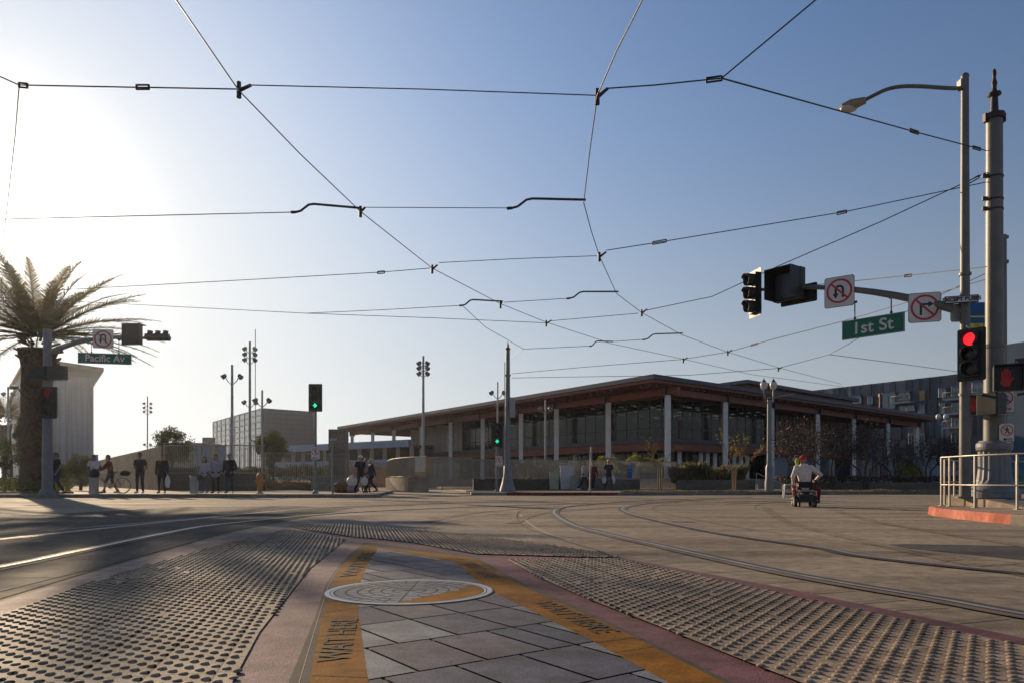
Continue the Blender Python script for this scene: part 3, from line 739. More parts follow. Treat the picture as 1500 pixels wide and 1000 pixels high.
# ---- fluted catenary pole on the right corner
cp = Vector((XX(1456.5,16.3),16.3,.33)); t = thing('catenary_pole', 'thick grey pole with fluted pedestal and finial on the right corner holding span wires', 'utility pole', cp)
b = MB(); b.lathe(cp, [(.50,0),(.50,.10),(.47,.13),(.47,.20),(.44,.24),(.38,.30),(.34,.40),(.315,.62),(.315,1.02),(.345,1.06),(.355,1.12),(.35,1.20),(.30,1.24),(.29,1.26)], 36, flute=(.39,1.03,.93)); b.build('pedestal', M_gpole, t)
b = MB(); b.cyl(cp+Vector((0,0,1.24)),cp+Vector((0,0,3.35)),.212,.205,24); b.cyl(cp+Vector((0,0,3.30)),cp+Vector((0,0,3.38)),.222,.222,24)
b.cyl(cp+Vector((0,0,3.38)),cp+Vector((0,0,8.45)),.178,.162,24); b.build('shaft', M_pole, t)
b = MB(); b.cyl(cp+Vector((0,0,8.34)),cp+Vector((0,0,8.46)),.205,.205,20)
for s_ in (-1,1): b.box(cp+Vector((s_*.2,0,8.38)),(.06,.1,.18))
b.cyl(cp+Vector((0,0,8.46)),cp+Vector((0,0,8.85)),.085,.07,14); b.build('cap', M_rust, t)
b = MB(); b.lathe(cp+Vector((0,0,8.85)), [(.08,0),(.14,.04),(.13,.08),(.05,.12),(.045,.22),(.06,.30),(.03,.42),(.042,.50),(.04,.56),(.012,.62)], 14); b.build('finial', M_rust, t)
for z in (7.05,6.55,6.33):
    b = MB(); b.lathe((cp.x,cp.y,z+.33), [(.180,0),(.180,.035)], 18); b.box((cp.x-.24,cp.y-.05,z+.36),(.12,.05,.08)); b.build('wire_clamp', M_rust, t)
# pedestrian signs on the catenary pole and push button box
M = frame(P(1472.5,588,15.95), Vector((-.60,-.80,0))); no_sign('no_crossing_sign', 'upper no pedestrian crossing sign on the thick right corner pole', .34,.58, M, 'ped')
M = frame(P(1475,634,15.95), Vector((-.45,-.89,0))); no_sign('no_crossing_sign', 'lower smaller no pedestrian crossing sign on the thick right corner pole', .27,.44, M, 'ped')
# pedestrian signal on its own post at the right edge
pp = Vector((XX(1530,12.6),12.6,.165)); t = thing('pedestrian_signal_post', 'red hand pedestrian signal reaching in from the right edge on a side bracket', 'traffic light', pp)
b = MB(); b.cyl(pp,pp+Vector((0,0,3.2)),.06,.055,12); b.lathe(pp,[(.13,0),(.13,.05),(.07,.12)],12); b.build('pole', M_pole, t)
ped_head(t, frame(P(1477,553,12.4), Vector((-.50,-.86,0))), s=.95)
b = MB(); b.tube([P(1490,530,12.5),P(1505,527,12.55),Vector((pp.x,pp.y,2.72))],.025,6); b.tube([P(1488,578,12.5),P(1505,575,12.55),Vector((pp.x,pp.y,2.2))],.025,6); b.build('bracket', M_rust, t)
# corner railing
t = thing('corner_railing', 'curved stainless two rail railing on the red kerb corner', 'railing', G(1430,743,.16))
fr = [P(1379,740,16.2),P(1391,741,15.9),P(1428,743.5,14.95),P(1490,746,14.05),P(1560,749,13.3)]
fr = [Vector((p.x,p.y,.16)) for p in fr]
bk = [Vector((XX(x,y),y,.18)) for x,y in ((1384,16.4),(1398,17.6),(1436,18.2),(1489,18.2),(1560,18.2))]
for p in fr:
    b = MB(); h = 1.05; b.box(p+Vector((0,0,h/2)),(.035,.035,h)); b.box(p+Vector((0,0,.006)),(.10,.10,.012)); b.build('post', M_stain, t)
for p in bk:
    b = MB(); b.box(p+Vector((0,0,.5)),(.035,.035,1.0)); b.build('post', M_stain, t)
b = MB(); b.tube([p+Vector((0,0,1.06)) for p in spline(fr,4)],.022,8); b.build('top_rail', M_stain, t)
b = MB(); b.tube([p+Vector((0,-.02,.46)) for p in spline(fr,4)],.018,8); b.build('mid_rail', M_stain, t)
b = MB(); b.tube([p+Vector((0,0,1.01)) for p in spline(bk,4)],.02,8); b.tube([p+Vector((0,0,.5)) for p in spline(bk,4)],.016,8); b.build('back_rail', M_stain, t)
# banner pole behind
bp = Vector((XX(1470.5,27),27,.1)); t = thing('banner_pole', 'pale lamp pole half hidden behind the thick corner pole with a blue banner', 'utility pole', bp)
b = MB(); b.cyl(bp,bp+Vector((0,0,9.6)),.12,.09,12); b.box(bp+Vector((0,0,8.6)),(.24,.2,.12)); b.box(bp+Vector((0.02,0,9.5)),(.2,.2,.1)); b.build('pole', M_pole, t)
b = MB(); M_ban = mat('banner_blue', (.01,.09,.24), .7, 0, .1, 5); ox = XX(1420,27); w_ = XX(1464,27)-ox; zt = P(0,443,27).z; zb = P(0,498,27).z; zb2 = P(0,530,27).z
b.box((ox+w_/2,27,(zt+zb2)/2),(w_,.02,zt-zb2)); b.build('banner', M_ban, t)
b = MB(); b.box((ox+w_/2,26.985,P(0,477,27).z),(w_,.004,.16)); b.box((ox+w_/2,26.985,P(0,464,27).z),(w_,.004,.05)); b.box((ox+w_*.45,26.985,P(0,505,27).z),(w_*.6,.004,.12)); b.build('banner_stripe', mat('banner_yellow',(.62,.55,.03),.7), t)
vs, fs = text_mesh('DEC. 5-6, 7PM', .15, 0, .85, .002); b = MB(); b.add([(ox+w_*.5+v[0],26.98,P(0,477,27).z+v[1]) for v in vs], fs); b.build('lettering', M_signk, t)
# ---- left corner signal pole
YS = 31.7; lp = Vector((XX(69.5,YS),YS,.15)); t = thing('signal_pole', 'dark signal pole in front of the palm trunk with arm and signs', 'traffic light', lp)
b = MB(); b.cyl(lp,(lp.x,lp.y,7.2),.22,.16,16); b.lathe(lp,[(.33,0),(.33,.08),(.26,.2)],16); b.build('pole', M_gpole, t)
LL = [P(72,517,YS),P(90,509,YS),P(118,500,YS),P(150,495.5,YS),P(180,493.5,YS),P(215,495,YS),P(240,496,YS)]
b = MB(); b.tube(spline(LL,3), [.13-.0045*i for i in range(len(spline(LL,3)))], 10); b.build('mast_arm', M_gpole, t)
M = frame(P(193.5,489.5,YS-.1), Vector((.1,1,0))); b = MB(M); b.box((0,0,0),(.80,.25,.88)); b.box((0,-.13,.43),(.84,.5,.03)); b.build('signal_box', M_dark, t)
signal_head(t, P(231,494,YS-.1), Vector((0,.35,.94)), horizontal=True, s=.95, plate=False)
signal_head(t, P(72,589,YS-.35), Vector((.12,-1,0)), lit=0, litm=M_redd, s=1.1)
for px in (57,84):
    M = frame(P(px,546,YS-.3), Vector((0,1,0))); b = MB(M); b.box((0,0,0),(.72,.3,.56)); b.box((0,-.2,.27),(.74,.3,.03)); b.build('signal_box', M_dark, t)
b = MB(); b.tube([P(42,546,YS-.1),P(95,546,YS-.1)],.05,8); b.build('crossbar', M_gpole, t)
M = frame(P(151,496,YS-.35), Vector((.12,-1,0))); no_sign('no_u_turn_sign', 'square no U-turn sign on the left arm above the Pacific Av sign', .83,.80, M, 'uturn')
M = frame(P(153.5,525,YS-.2), Vector((.22,-1,0))); text_sign('street_name_sign', 'green street name sign reading Pacific Av hanging from the left arm', 2.06,.42, M, 'Pacific Av', M_signg, M_signw, .40, hang=((-.52,.45),(.55,.62)))
# ---- slim signal post mid left, its sign; centre pair
def slim_signal(px, pb, Y, ztop, hpx, label, sgn, signpx, lab2, s=1.0):
    p = Vector((XX(px,Y),Y,.15)); t = thing('signal_pole', label, 'traffic light', p)
    b = MB(); b.cyl(p,(p.x,p.y,ztop),.065,.06,10); b.lathe(p,[(.14,0),(.14,.06),(.07,.16)],12); b.build('pole', M_gpole, t)
    signal_head(t, P(px,hpx,Y-.2), Vector((.05,-1,0)), lit=2, litm=M_grnl, arrow=True, s=s)
    M = frame(P(signpx[0],signpx[1],Y-.12), Vector((.05,-1,0))); no_sign('no_crossing_sign', lab2, .38,.56, M, 'ped')
slim_signal(462, 722, 32.2, 3.9, 582, 'slim kerbside signal pole with green arrow left of the concrete pillar', 1, (462,663), 'no pedestrian crossing sign on the slim pole left of the concrete pillar', .98)
slim_signal(728, 719, 38.5, 2.7, 636, 'green arrow signal left of the tapered steel catenary pole', 1, (731,675), 'no pedestrian crossing sign beside the tapered steel catenary pole', 1.0)
p = Vector((XX(487.5,32.6),32.6,.15)); t = thing('sign_post', 'thin green-grey post in front of the concrete pillar', 'post', p)
b = MB(); b.cyl(p,P(487.5,645,32.6),.055,.045,8); b.build('pole', M_gpole, t); b = MB(); b.box(P(487.5,643,32.5),(.28,.2,.09)); b.build('sensor_cap', M_galv, t)
p = Vector((XX(864,37.2),37.2,.15)); t = thing('sign_post', 'leaning thin post with small plate at the red kerb', 'post', p)
b = MB(); b.cyl(p,P(866,654,37.2),.045,.04,8); b.build('pole', M_galv, t); b = MB(); b.box(P(865.5,665,37.1),(.12,.03,.35)); b.build('plate', M_alu, t)
# ---- tapered catenary pole in the centre
p = Vector((XX(743.5,37.6),37.6,.15)); t = thing('catenary_pole', 'tapered steel catenary pole with flared base at the end of the red kerb', 'utility pole', p)
b = MB(); b.lathe(p,[(.42,0),(.40,.12),(.30,.45),(.21,.85),(.19,1.3),(.18,1.32)],18); b.build('pedestal', M_gpole, t)
b = MB(); b.cyl(p+Vector((0,0,1.3)),P(744,512,37.6),.155,.10,14)
for z in (2.6,4.2,5.9): b.cyl(p+Vector((0,0,z)),p+Vector((0,0,z+.06)),.17,.17,14)
b.build('shaft', M_gpole, t); b = MB(); b.lathe(P(744,512,37.6),[(.12,0),(.14,.06),(.05,.12),(.06,.2),(.03,.3),(.01,.42)],10); b.build('finial', M_rust, t)
b = MB(); b.box(P(750.5,596,37.5),(.28,.2,1.0)); b.build('equipment_box', M_galv, t)
b = MB(); b.tube([P(739.5,530,37.4),P(739.5,690,37.4),P(736,715,37.2)],.025,6); b.build('conduit', M_galv, t)
# ---- twin globe lamp pole on the right of the library
p = Vector((XX(1127,40),40,.15)); t = thing('street_lamp', 'tall grey post with twin acorn globe lamps before the library', 'street lamp', p)
b = MB(); b.lathe(p,[(.24,0),(.24,.5),(.20,.7),(.20,1.3),(.14,1.45)],14); b.build('pedestal', M_gpole, t)
b = MB(); b.cyl(p+Vector((0,0,1.4)),P(1127,585,40),.13,.11,14); b.build('shaft', M_gpole, t)
for s_ in (-1,1):
    x0 = P(1127,590,40); tip = P(1126+s_*7,570,40); b = MB(); b.tube([x0,P(1127+s_*6,588,40),tip],.05,8); b.build('lamp_arm', M_gpole, t)
    b = MB(); b.lathe(tip,[(.08,0),(.16,.08),(.20,.26),(.17,.38),(.09,.42)],12); b.build('globe', mat('milk_glass',(.62,.58,.5),.35), t)
    b = MB(); b.lathe(tip+Vector((0,0,.425)),[(.12,0),(.08,.07),(.03,.12),(.01,.22)],10); b.build('globe_cap', M_rust, t)
b = MB(); b.tube([P(1124,583,40),P(1165,576,40)],.025,6); b.build('bracket_arm', M_galv, t)
for px,Y,lab in ((1380,62,'distant pair of round globe lamps above the dark trees by the library end'),(1483,62,'distant pair of round globe lamps right of the thick corner pole')):
    p = Vector((XX(px,Y),Y,.15)); t = thing('street_lamp', lab, 'street lamp', p); b = MB(); b.cyl(p,P(px,618,Y),.09,.07,8); b.build('pole', M_galv, t)
    for s_ in (-1,1):
        b = MB(); b.ball(P(px+s_*5.5,610,Y),(.2,.2,.25),10,8); b.build('globe', mat('milk_glass_far',(.62,.6,.58),.35), t)
        b = MB(); b.tube([P(px,622,Y),P(px+s_*5,620,Y),P(px+s_*5.5,614.5,Y)],.035,6); b.build('lamp_arm', M_galv, t)
# ---- campus flood-light masts and two-lamp posts
def mast(px, ytop, Y, tiers, label, r=.11, zb=.15, low=None, grp='floodlight masts in the campus'):
    p = Vector((XX(px,Y),Y,zb)); t = thing('floodlight_mast', label, 'street lamp', p, 0, grp)
    top = P(px,ytop,Y); b = MB(); b.cyl(p,top,r*.72,r*.5,10); b.build('pole', M_galv, t)
    for ty,w_ in tiers:
        for s_ in (-1,1):
            hd = P(px+s_*w_,ty,Y); at_ = P(px,ty+w_*1.25,Y)
            b = MB(); b.tube([at_,(at_*.4+hd*.6)+Vector((0,0,-.1)),hd],.028,6); b.build('lamp_arm', M_galv, t)
            b = MB(); b.ball(hd,(.13,.16,.13),10,6); b.cyl(hd,hd+Vector((s_*.12,-.08,-.12)),.12,.16,10); b.build('floodlight', M_gpole, t)
mast(366,500,52,[(510,6.5),(518,6.5),(526,6.5),(588,7.5)],'tallest floodlight mast with three tiers of lamps behind the fence and the jacket man',.15)
mast(340,534,45,[(550,11)],'thick floodlight mast with two big lamps at the left of the tallest one',.14)
mast(384,571,46,[(585,9)],'floodlight mast with two lamps near the fire hydrant',.11)
mast(620,521,50,[(531,5),(538,5),(546,5)],'three tier floodlight mast standing over the curved mesh fence',.15)
mast(216,580,90,[(590,4.5),(596,4.5),(602,4.5),(650,4)],'small far three tier mast above the sloping wall',.13)
mast(729,559,52,[(574,8)],'floodlight post just left of the tapered catenary pole',.10)
mast(799,585,49,[(598,6.5)],'pale lamp post with two lamps above the utility cabinets',.10)
mast(12,566,55,[(576,6)],'grey mast with two lamps in front of the distant palm',.14)
p = Vector((XX(33,36),36,.15)); t = thing('street_lamp', 'slim lamp post with a cobra head left of the palm trunk', 'street lamp', p); b = MB(); b.cyl(p,P(33,540,36),.11,.08,8); b.build('pole', M_gpole, t)
b = MB(); b.tube([P(33,580,36),P(28,570,36),P(22,566,36)],.04,6); b.ball(P(21,567,36),(.22,.14,.1),8,5); b.build('lamp_head', M_gpole, t)
# ---- hydrant, bollards, cabinets
p = Vector((XX(380.5,32.6),32.6,.15)); t = thing('fire_hydrant', 'rusty yellow fire hydrant on the far kerb', 'fire hydrant', p)
M_hyd = mat('hydrant_yellow',(.42,.19,.04),.6,0,.3,9)
b = MB(); b.lathe(p,[(.16,0),(.16,.04),(.11,.06),(.10,.35),(.13,.38),(.13,.66),(.15,.68),(.14,.80),(.09,.88),(.03,.92)],14); b.build('body', M_hyd, t)
for a_ in (0,math.pi,-math.pi/2):
    d = Vector((math.cos(a_),math.sin(a_),0)); b = MB(); b.cyl(p+Vector((0,0,.55)),p+Vector((0,0,.55))+d*.2,.06,.065,10); b.build('outlet', M_hyd, t)
b = MB(); b.cyl(p+Vector((0,0,.90)),p+Vector((0,0,.97)),.03,.03,6); b.build('cap_nut', M_hyd, t)
def bollard(px,Y,w,h,label):
    p = Vector((XX(px,Y),Y,.15)); t = thing('utility_box', label, 'utility box', p); b = MB(); b.bev(p+Vector((0,0,h/2)),(w,w,h),.03); b.build('body', M_galv, t)
    b = MB(); b.bev(p+Vector((0,0,h+.015)),(w+.03,w+.03,.03),.01); b.build('lid', M_gpole, t)
bollard(284.5,32.8,.29,.76,'low grey utility box on the kerb left of the long-haired woman')
bollard(137.5,32.3,.30,.70,'low grey box on the kerb under the white shirt man')
def cabinet(px0,px1,yt,Y,dep,m,label):
    w = XX(px1,Y)-XX(px0,Y); p = Vector((XX((px0+px1)/2,Y),Y+dep/2,.15)); h = P(0,yt,Y).z-.15
    t = thing('utility_cabinet', label, 'utility cabinet', p); b = MB(); b.bev(p+Vector((0,0,h/2+.04)),(w,dep,h-.08),.03); b.build('body', m, t)
    b = MB(); b.bev(p+Vector((0,0,h-.02)),(w+.04,dep+.04,.04),.015); b.build('roof', m, t)
    b = MB(); b.box(p+Vector((0,0,.03)),(w+.1,dep+.1,.06)); b.build('plinth', M_kerb, t)
    b = MB(); b.box(p+Vector((0,-dep/2-.004,h*.52)),(w*.9,.012,h*.82)); d = b.build('door', m, t)
    b = MB(); b.box(p+Vector((w*.33,-dep/2-.02,h*.5)),(.03,.02,.12)); b.build('handle', M_black, d)
M_cabg = mat('cabinet_green',(.36,.38,.26),.6,0,.1,4); M_cabw = mat('cabinet_white',(.52,.50,.48),.5,0,.06,4); M_cabs = mat('cabinet_grey',(.25,.26,.24),.5,.2,.1,4)
cabinet(805.5,818.5,690,44.2,.45,M_cabg,'narrow pale green utility cabinet left of the white one')
cabinet(821.5,841,681,44.2,.7,M_cabw,'largest white utility cabinet against the low wall')
cabinet(836,848,696,43.2,.5,M_cabs,'short grey utility cabinet in front of the white one')
# ---------------------------------------------------------------- overhead wires
def wire(name, label, pts, r=.010, extras=(), cat='cable', grp=None):
    mid = pts[0]; t = thing(name, label, cat, mid, 0, grp)
    b = MB(); b.tube(pts, r, 5); b.build('wire', M_wire, t)
    for kind, a_, c_ in extras:
        b = MB()
        if kind == 'turnbuckle':
            d = (c_-a_); n_ = Vector((0,0,1)); 
            for s_ in (-1,1): b.tube([a_+n_*.03*s_, c_+n_*.03*s_], .014, 5)
            b.tube([a_-n_*.035,a_+n_*.035],.016,5); b.tube([c_-n_*.035,c_+n_*.035],.016,5); nm = 'turnbuckle'
        elif kind == 'arm':     # cranked steady arm: rises, then runs level
            d = c_-a_; up = Vector((0,0,.16)); b.tube([a_,a_+d*.08+up*.15,a_+d*.2+up*.9,a_+d*.28+up,c_+up*.35], .024, 7); b.tube([a_-d*.07,a_],.03,6); nm = 'steady_arm'
        elif kind == 'clip':    # insulated hanger that leans off the contact wire
            d = (c_-a_); b.cyl(a_-Vector((0,0,.10)),a_+Vector((0,0,.12)),.035,.03,8); b.cyl(a_,c_,.028,.022,8); nm = 'wire_hanger'
        b.build(nm, M_rust, t)
    return t
CW1 = [(200,-95),(258,0),(350,133),(440,226),(528,310),(633,393),(733,445),(800,472),(895,503),(1003,526),(1100,548),(1235,566)]
CW2 = [(985,-140),(941,0),(903,75),(875,140),(864,220),(855,297),(866,338),(878,375),(903,430),(940,458),(998,490),(1065,515),(1140,538),(1232,562)]
ZC = 6.1
w1 = [Pz(x,y,ZC) for x,y in CW1]; w2 = [Pz(x,y,ZC) for x,y in CW2]
for w_ in (w1,w2): w_.insert(0, w_[0]+(w_[0]-w_[1]).normalized()*26)
wire('contact_wire', 'left overhead tram wire sweeping from the top left down to the library roof', w1, .0095, cat='overhead wire')
wire('contact_wire', 'right overhead tram wire dropping from the top centre and bending to the library roof', w2, .0095, cat='overhead wire')
Z = lambda x,y,z=ZC+.08: Pz(x,y,z)
def clipat(x, y, dx=14, dy=-8): a_ = Z(x,y,ZC+.05); c_ = P(x+dx,y+dy,a_.y); return ('clip', a_, c_)
J = Z(28,125)
wire('span_wire','uppermost left span wire from the left fork to the left tram wire',[Z(-60,86,6.5),J,Z(205,128.5),Z(216,128.5),Z(350,131)],.010,[('turnbuckle',Z(200,128),Z(218,128)),('turnbuckle',J,Z(40,126))])
wire('span_wire','faint wire dropping from the left fork towards the palm',[J,P(22,200,13),P(15,262,16),P(2,380,24)],.008)
wire('span_wire','uppermost long span wire between the two tram wires',[Z(366,125),Z(620,131),Z(872,140)],.008,[clipat(350,133,18,-8),clipat(875,143,15,-13)])
E = Z(1057,115)
wire('span_wire','short span wire from the right tram wire to the fork at the top right',[Z(888,130),Z(960,125),E],.010,[('turnbuckle',Z(1035,118),E)])
wire('span_wire','wire running off the top edge from the right fork',[E,Z(1195,0,6.7),Z(1195,0,6.7)+(Z(1195,0,6.7)-E).normalized()*14],.010)
def onpole(y,px=1445): return P(px,y,16.3)
wire('span_wire','highest span wire reaching the thick corner pole',[E,Z(1335,192,7.2).lerp(P(1335,192,14.6),1.0),onpole(221)],.012,[('turnbuckle',P(1333,191,14.6),P(1345,195,14.8)),('turnbuckle',P(1425,216,16),P(1436,219,16.2))])
wire('span_wire','second row span wire at the left with cranked arm',[Z(-60,323,7.0),Z(200,316.5),Z(433,311)],.010,[('arm',Z(433,311),Z(528,309))])
wire('span_wire','second row span wire between the two tram wires with cranked arm',[Z(533,304),Z(750,305)],.008,[clipat(528,311,7,-7),('arm',Z(750,305),Z(858,297))])
wire('span_wire','third row span wire from the left to the left tram wire',[Z(-60,433,6.8),Z(380,409),Z(557,399),Z(630,393)],.010,[clipat(633,395,8,-7),('turnbuckle',Z(553,399.5),Z(563,398.8))])
wire('span_wire','third row span wire between the two tram wires',[Z(643,385),Z(760,379),Z(874,375)],.009,[clipat(878,377,10,-8)])
wire('span_wire','third row span wire from the right tram wire to the thick corner pole',[Z(888,367),Z(965,355),P(1240,310,16.8),onpole(267)],.011,[('turnbuckle',Z(956,356.5),Z(976,353)),('turnbuckle',P(1226,313,16.8),P(1240,310,16.8))])
wire('span_wire','slanting span wire passing over the leftmost right signal head to the thick pole',[Z(945,455),Z(1043,434.5),P(1140,390,19.5),P(1290,325,17.6),onpole(253)],.012,[clipat(940,459,8,-6),('turnbuckle',P(1418,268,16.5),P(1434,259,16.4))])
K = Z(448,459)
wire('span_wire','fourth row span wire from the far left to the small fork',[P(-60,433,32),K],.010)
wire('span_wire','fourth row span wire with cranked arm at the left tram wire',[K,Z(560,454),Z(677,447.5)],.010,[('arm',Z(677,447.5),Z(736,444))])
wire('span_wire','fourth row span wire between the two tram wires with cranked arm',[Z(738,443),Z(835,437)],.010,[clipat(733,447,3,-6),('arm',Z(835,437),Z(906,430))])
wire('span_wire','fifth row span wire from the small fork to the left tram wire',[K,Z(640,466),Z(800,473)],.010)
wire('span_wire','fifth row span wire between the two tram wires',[Z(808,470),Z(935,459)],.010,[clipat(800,474,8,-5)])
K2 = Z(767,511)
wire('span_wire','sixth row span wire with cranked arm left of the left tram wire',[K2,Z(866,506.5)],.011,[('arm',Z(866,506.5),Z(898,502))])
wire('span_wire','faint wire rising leftward from the sixth row fork',[K2,Z(711,479,6.4),Z(677,447.5)],.010)
wire('span_wire','thin wire from the sixth row fork to the tapered catenary pole',[K2,P(746,528,37.6)],.011)
wire('span_wire','sixth row span wire between the tram wires with cranked arm',[Z(898,500),Z(945,497)],.011,[('arm',Z(945,497),Z(1000,490))])
wire('span_wire','seventh row span wire from the tapered catenary pole under the 1st St sign',[P(749,547,37.6),Z(860,537),Z(1000,526),Z(1068,515),Z(1135,496),P(1237,470,26),P(1445,409,16.6)],.012,[clipat(1001,528,6,-5),clipat(1066,517,6,-5),('turnbuckle',Z(1100,506),Z(1110,503))])
wire('span_wire','eighth row span wire low over the library roof',[P(749,553,37.6),Z(880,551),Z(1010,549),Z(1140,539),Z(1215,519)],.013,[clipat(1140,541,6,-4)])
wire('span_wire','faint wire rising from the lowest fork behind the right signal pole',[Z(1215,519),P(1330,455,27),P(1445,400,27)],.012)
wire('span_wire','faint wire running right over the apartment block',[Z(1215,519),P(1330,534,36),P(1410,545,38)],.013)
wire('span_wire','thin wire right of the no U-turn sign to the thick corner pole',[P(1165,420,24),P(1250,412,22),P(1345,402,19),onpole(391)],.011,[('turnbuckle',P(1325,404.5,19.5),P(1335,403.4,19.3))])
# ---------------------------------------------------------------- buildings, walls and fences
M_steelb = mat('blue_grey_steel', (.055,.065,.085), .5, .2, .1, 2)
M_wood = mat('red_brown_wood', (.22,.060,.032), .6, 0, .3, 1.5, stretch=(1,1,6))
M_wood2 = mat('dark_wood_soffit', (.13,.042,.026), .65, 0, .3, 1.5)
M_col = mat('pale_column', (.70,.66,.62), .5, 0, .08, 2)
M_fin = mat('pale_fin', (.52,.47,.41), .6, 0, .12, 1.5)
def glass(name, tint, refl=.5, rough=.06, thru=.3):
    m = bpy.data.materials.new(name); m.use_nodes = True; nt = m.node_tree; l = nt.links; b = nt.nodes['Principled BSDF']; out = nt.nodes['Material Output']
    b.inputs['Base Color'].default_value = (*tint,1); b.inputs['Roughness'].default_value = rough; b.inputs['Specular IOR Level'].default_value = refl
    tr = N(m,'ShaderNodeBsdfTransparent'); tr.inputs[0].default_value = (.45,.52,.55,1); mx = N(m,'ShaderNodeMixShader'); mx.inputs[0].default_value = thru
    no = N(m,'ShaderNodeTexNoise'); no.inputs['Scale'].default_value = .45; tc = N(m,'ShaderNodeTexCoord'); l.new(tc.outputs['Object'], no.inputs['Vector'])
    bu = N(m,'ShaderNodeBump'); bu.inputs['Strength'].default_value = .25; bu.inputs['Distance'].default_value = .05; l.new(no.outputs[0], bu.inputs['Height']); l.new(bu.outputs[0], b.inputs['Normal'])
    l.new(b.outputs[0], mx.inputs[1]); l.new(tr.outputs[0], mx.inputs[2]); l.new(mx.outputs[0], out.inputs[0]); return m
M_glass = glass('library_glass', (.018,.026,.03), .5, .08, .45)
M_glassb = glass('bright_glass', (.10,.14,.18), 1.0, .12, .1)
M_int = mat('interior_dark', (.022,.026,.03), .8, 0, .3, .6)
M_lamp = mat('ceiling_lamp', (.6,.5,.35), .5, emit=((1,.85,.6), 1.2))
M_steelg = mat('glazing_steel', (.05,.06,.065), .5, .2)
C0 = Vector((XX(978,60),60,0)); dl = Vector((-.573,.8196,0)).normalized(); dr = Vector((.745,.667,0)).normalized()
nl = Vector((-dl.y,dl.x,0)); nl = -nl if nl.y > 0 else nl; nr = Vector((dr.y,-dr.x,0))
pod = .9
lib = thing('library', 'two storey glazed library with wide red-brown timber roof on pale columns', 'building', (C0.x,C0.y,0))
def LP(a, c, z=0): # a metres along left face, c metres inwards (towards dr side)
    return C0+dl*a+dr*c+Vector((0,0,z))
def quadprism(mb, p, z0, z1, mi=0): mb.prism([(q.x,q.y) for q in p], z0, z1, mi)
rc_ = Vector((XX(958,57.5),57.5,0)); rl_ = Vector((XX(494,113.5),113.5,0)); rr_ = Vector((XX(1373,94.5),94.5,0)); rb_ = rl_+rr_-rc_
def inset(f, o=.0):
    c = (rc_+rl_+rr_+rb_)/4; return [c+(q-c)*(1-f) for q in (rc_,rl_,rb_,rr_)]
b = MB(); quadprism(b, [rc_,rl_,rb_,rr_], 8.72, 9.06); roof = b.build('roof', M_steelb, lib)
b = MB(); quadprism(b, inset(.006), 8.50, 8.715); b.build('soffit', M_wood, lib)
b = MB()    # rafter tails below the eaves
for (a_,c_) in ((rc_,rl_),(rc_,rr_)):
    n_ = int((c_-a_).length/.9); inn = (dr if a_ is rc_ and c_ is rl_ else dl)
    for i in range(1,n_):
        p = a_.lerp(c_, i/n_)+inn*.45; e = p+inn*2.0; d = (c_-a_).normalized()*.07
        b.prism([(q.x,q.y) for q in (p-d,e-d,e+d,p+d)], 8.28, 8.49)
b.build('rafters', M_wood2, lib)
b = MB()    # main beams: perimeter above the columns and cross beams
def bar(mb, a_, c_, w, z0, z1, mi=0):
    d = (c_-a_).normalized(); n_ = Vector((-d.y,d.x,0))*w/2; mb.prism([(q.x,q.y) for q in (a_-n_,c_-n_,c_+n_,a_+n_)], z0, z1, mi)
bar(b, C0-dl*1.2, LP(65.5,0), .35, 7.72, 8.27); bar(b, C0+dr*.2, LP(0,54.5), .33, 7.74, 8.265); b.build('eaves_beam', M_wood, lib)
def isect(px, o, d):   # parameter along o+d*t where the view column px meets the line
    k = (px-CX)/F; return (k*o.y-o.x)/(d.x-k*d.y)
cols = []
for px in (891,815,763,707,660,617,577,546,516): cols.append(C0+dl*isect(px,C0,dl))
for px in (1062,1130,1197,1250,1300,1343): cols.append(C0+dr*isect(px,C0,dr))
cols.append(C0)
for p in cols:
    b = MB(); b.box((p.x,p.y,(7.7+.3)/2),(.42,.42,7.4)); b.build('column', M_col, lib)
    for s_ in (-.32,.32): b = MB(); b.box((p.x+s_,p.y-.05,7.93),(.12,.56,.70)); b.build('column_bracket', M_steelb, lib)
b = MB()
for i in range(14):
    p = LP(4.7*i+2,.2); bar(b, p, p+dr*14, .25, 7.80, 8.26)
    p = LP(.2,3.9*i+2); bar(b, p, p+dl*14, .25, 7.78, 8.255)
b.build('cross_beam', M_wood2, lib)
# upper floor: slab edge, glazing, fins
a0, a1 = 2.8, 51.0; b0, b1 = 2.8, 45.0
body = lambda a,c: [LP(a,c),LP(a1,c),LP(a1,b1),LP(a,b1)]
b = MB(); quadprism(b, body(a0,b0), 4.15, 4.5); b.build('floor_slab', M_steelb, lib)
b = MB(); quadprism(b, body(a0+.15,b0+.15), 3.45, 4.145); b.build('floor_beam', M_wood, lib)
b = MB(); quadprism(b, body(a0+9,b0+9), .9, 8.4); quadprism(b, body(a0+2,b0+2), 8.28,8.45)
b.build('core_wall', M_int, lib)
M_shelf = mat('shelf_brown',(.16,.10,.06),.7,0,.4,2); rd = random.Random(5)     # shelves and ceiling strips seen through the glass
for i in range(60):
    if i % 2: p = LP(a0+1.5+rd.random()*6, b0+2+rd.random()*38); 
    else: p = LP(a0+2+rd.random()*32, b0+1.5+rd.random()*6)
    if i % 2: b = MB(); b.box((p.x,p.y,4.5+.9),(.5,1.6,1.8), M=Matrix.Rotation(R(30),3,'Z')); b.build('bookshelf', M_shelf, lib)
b = MB()
b = MB()
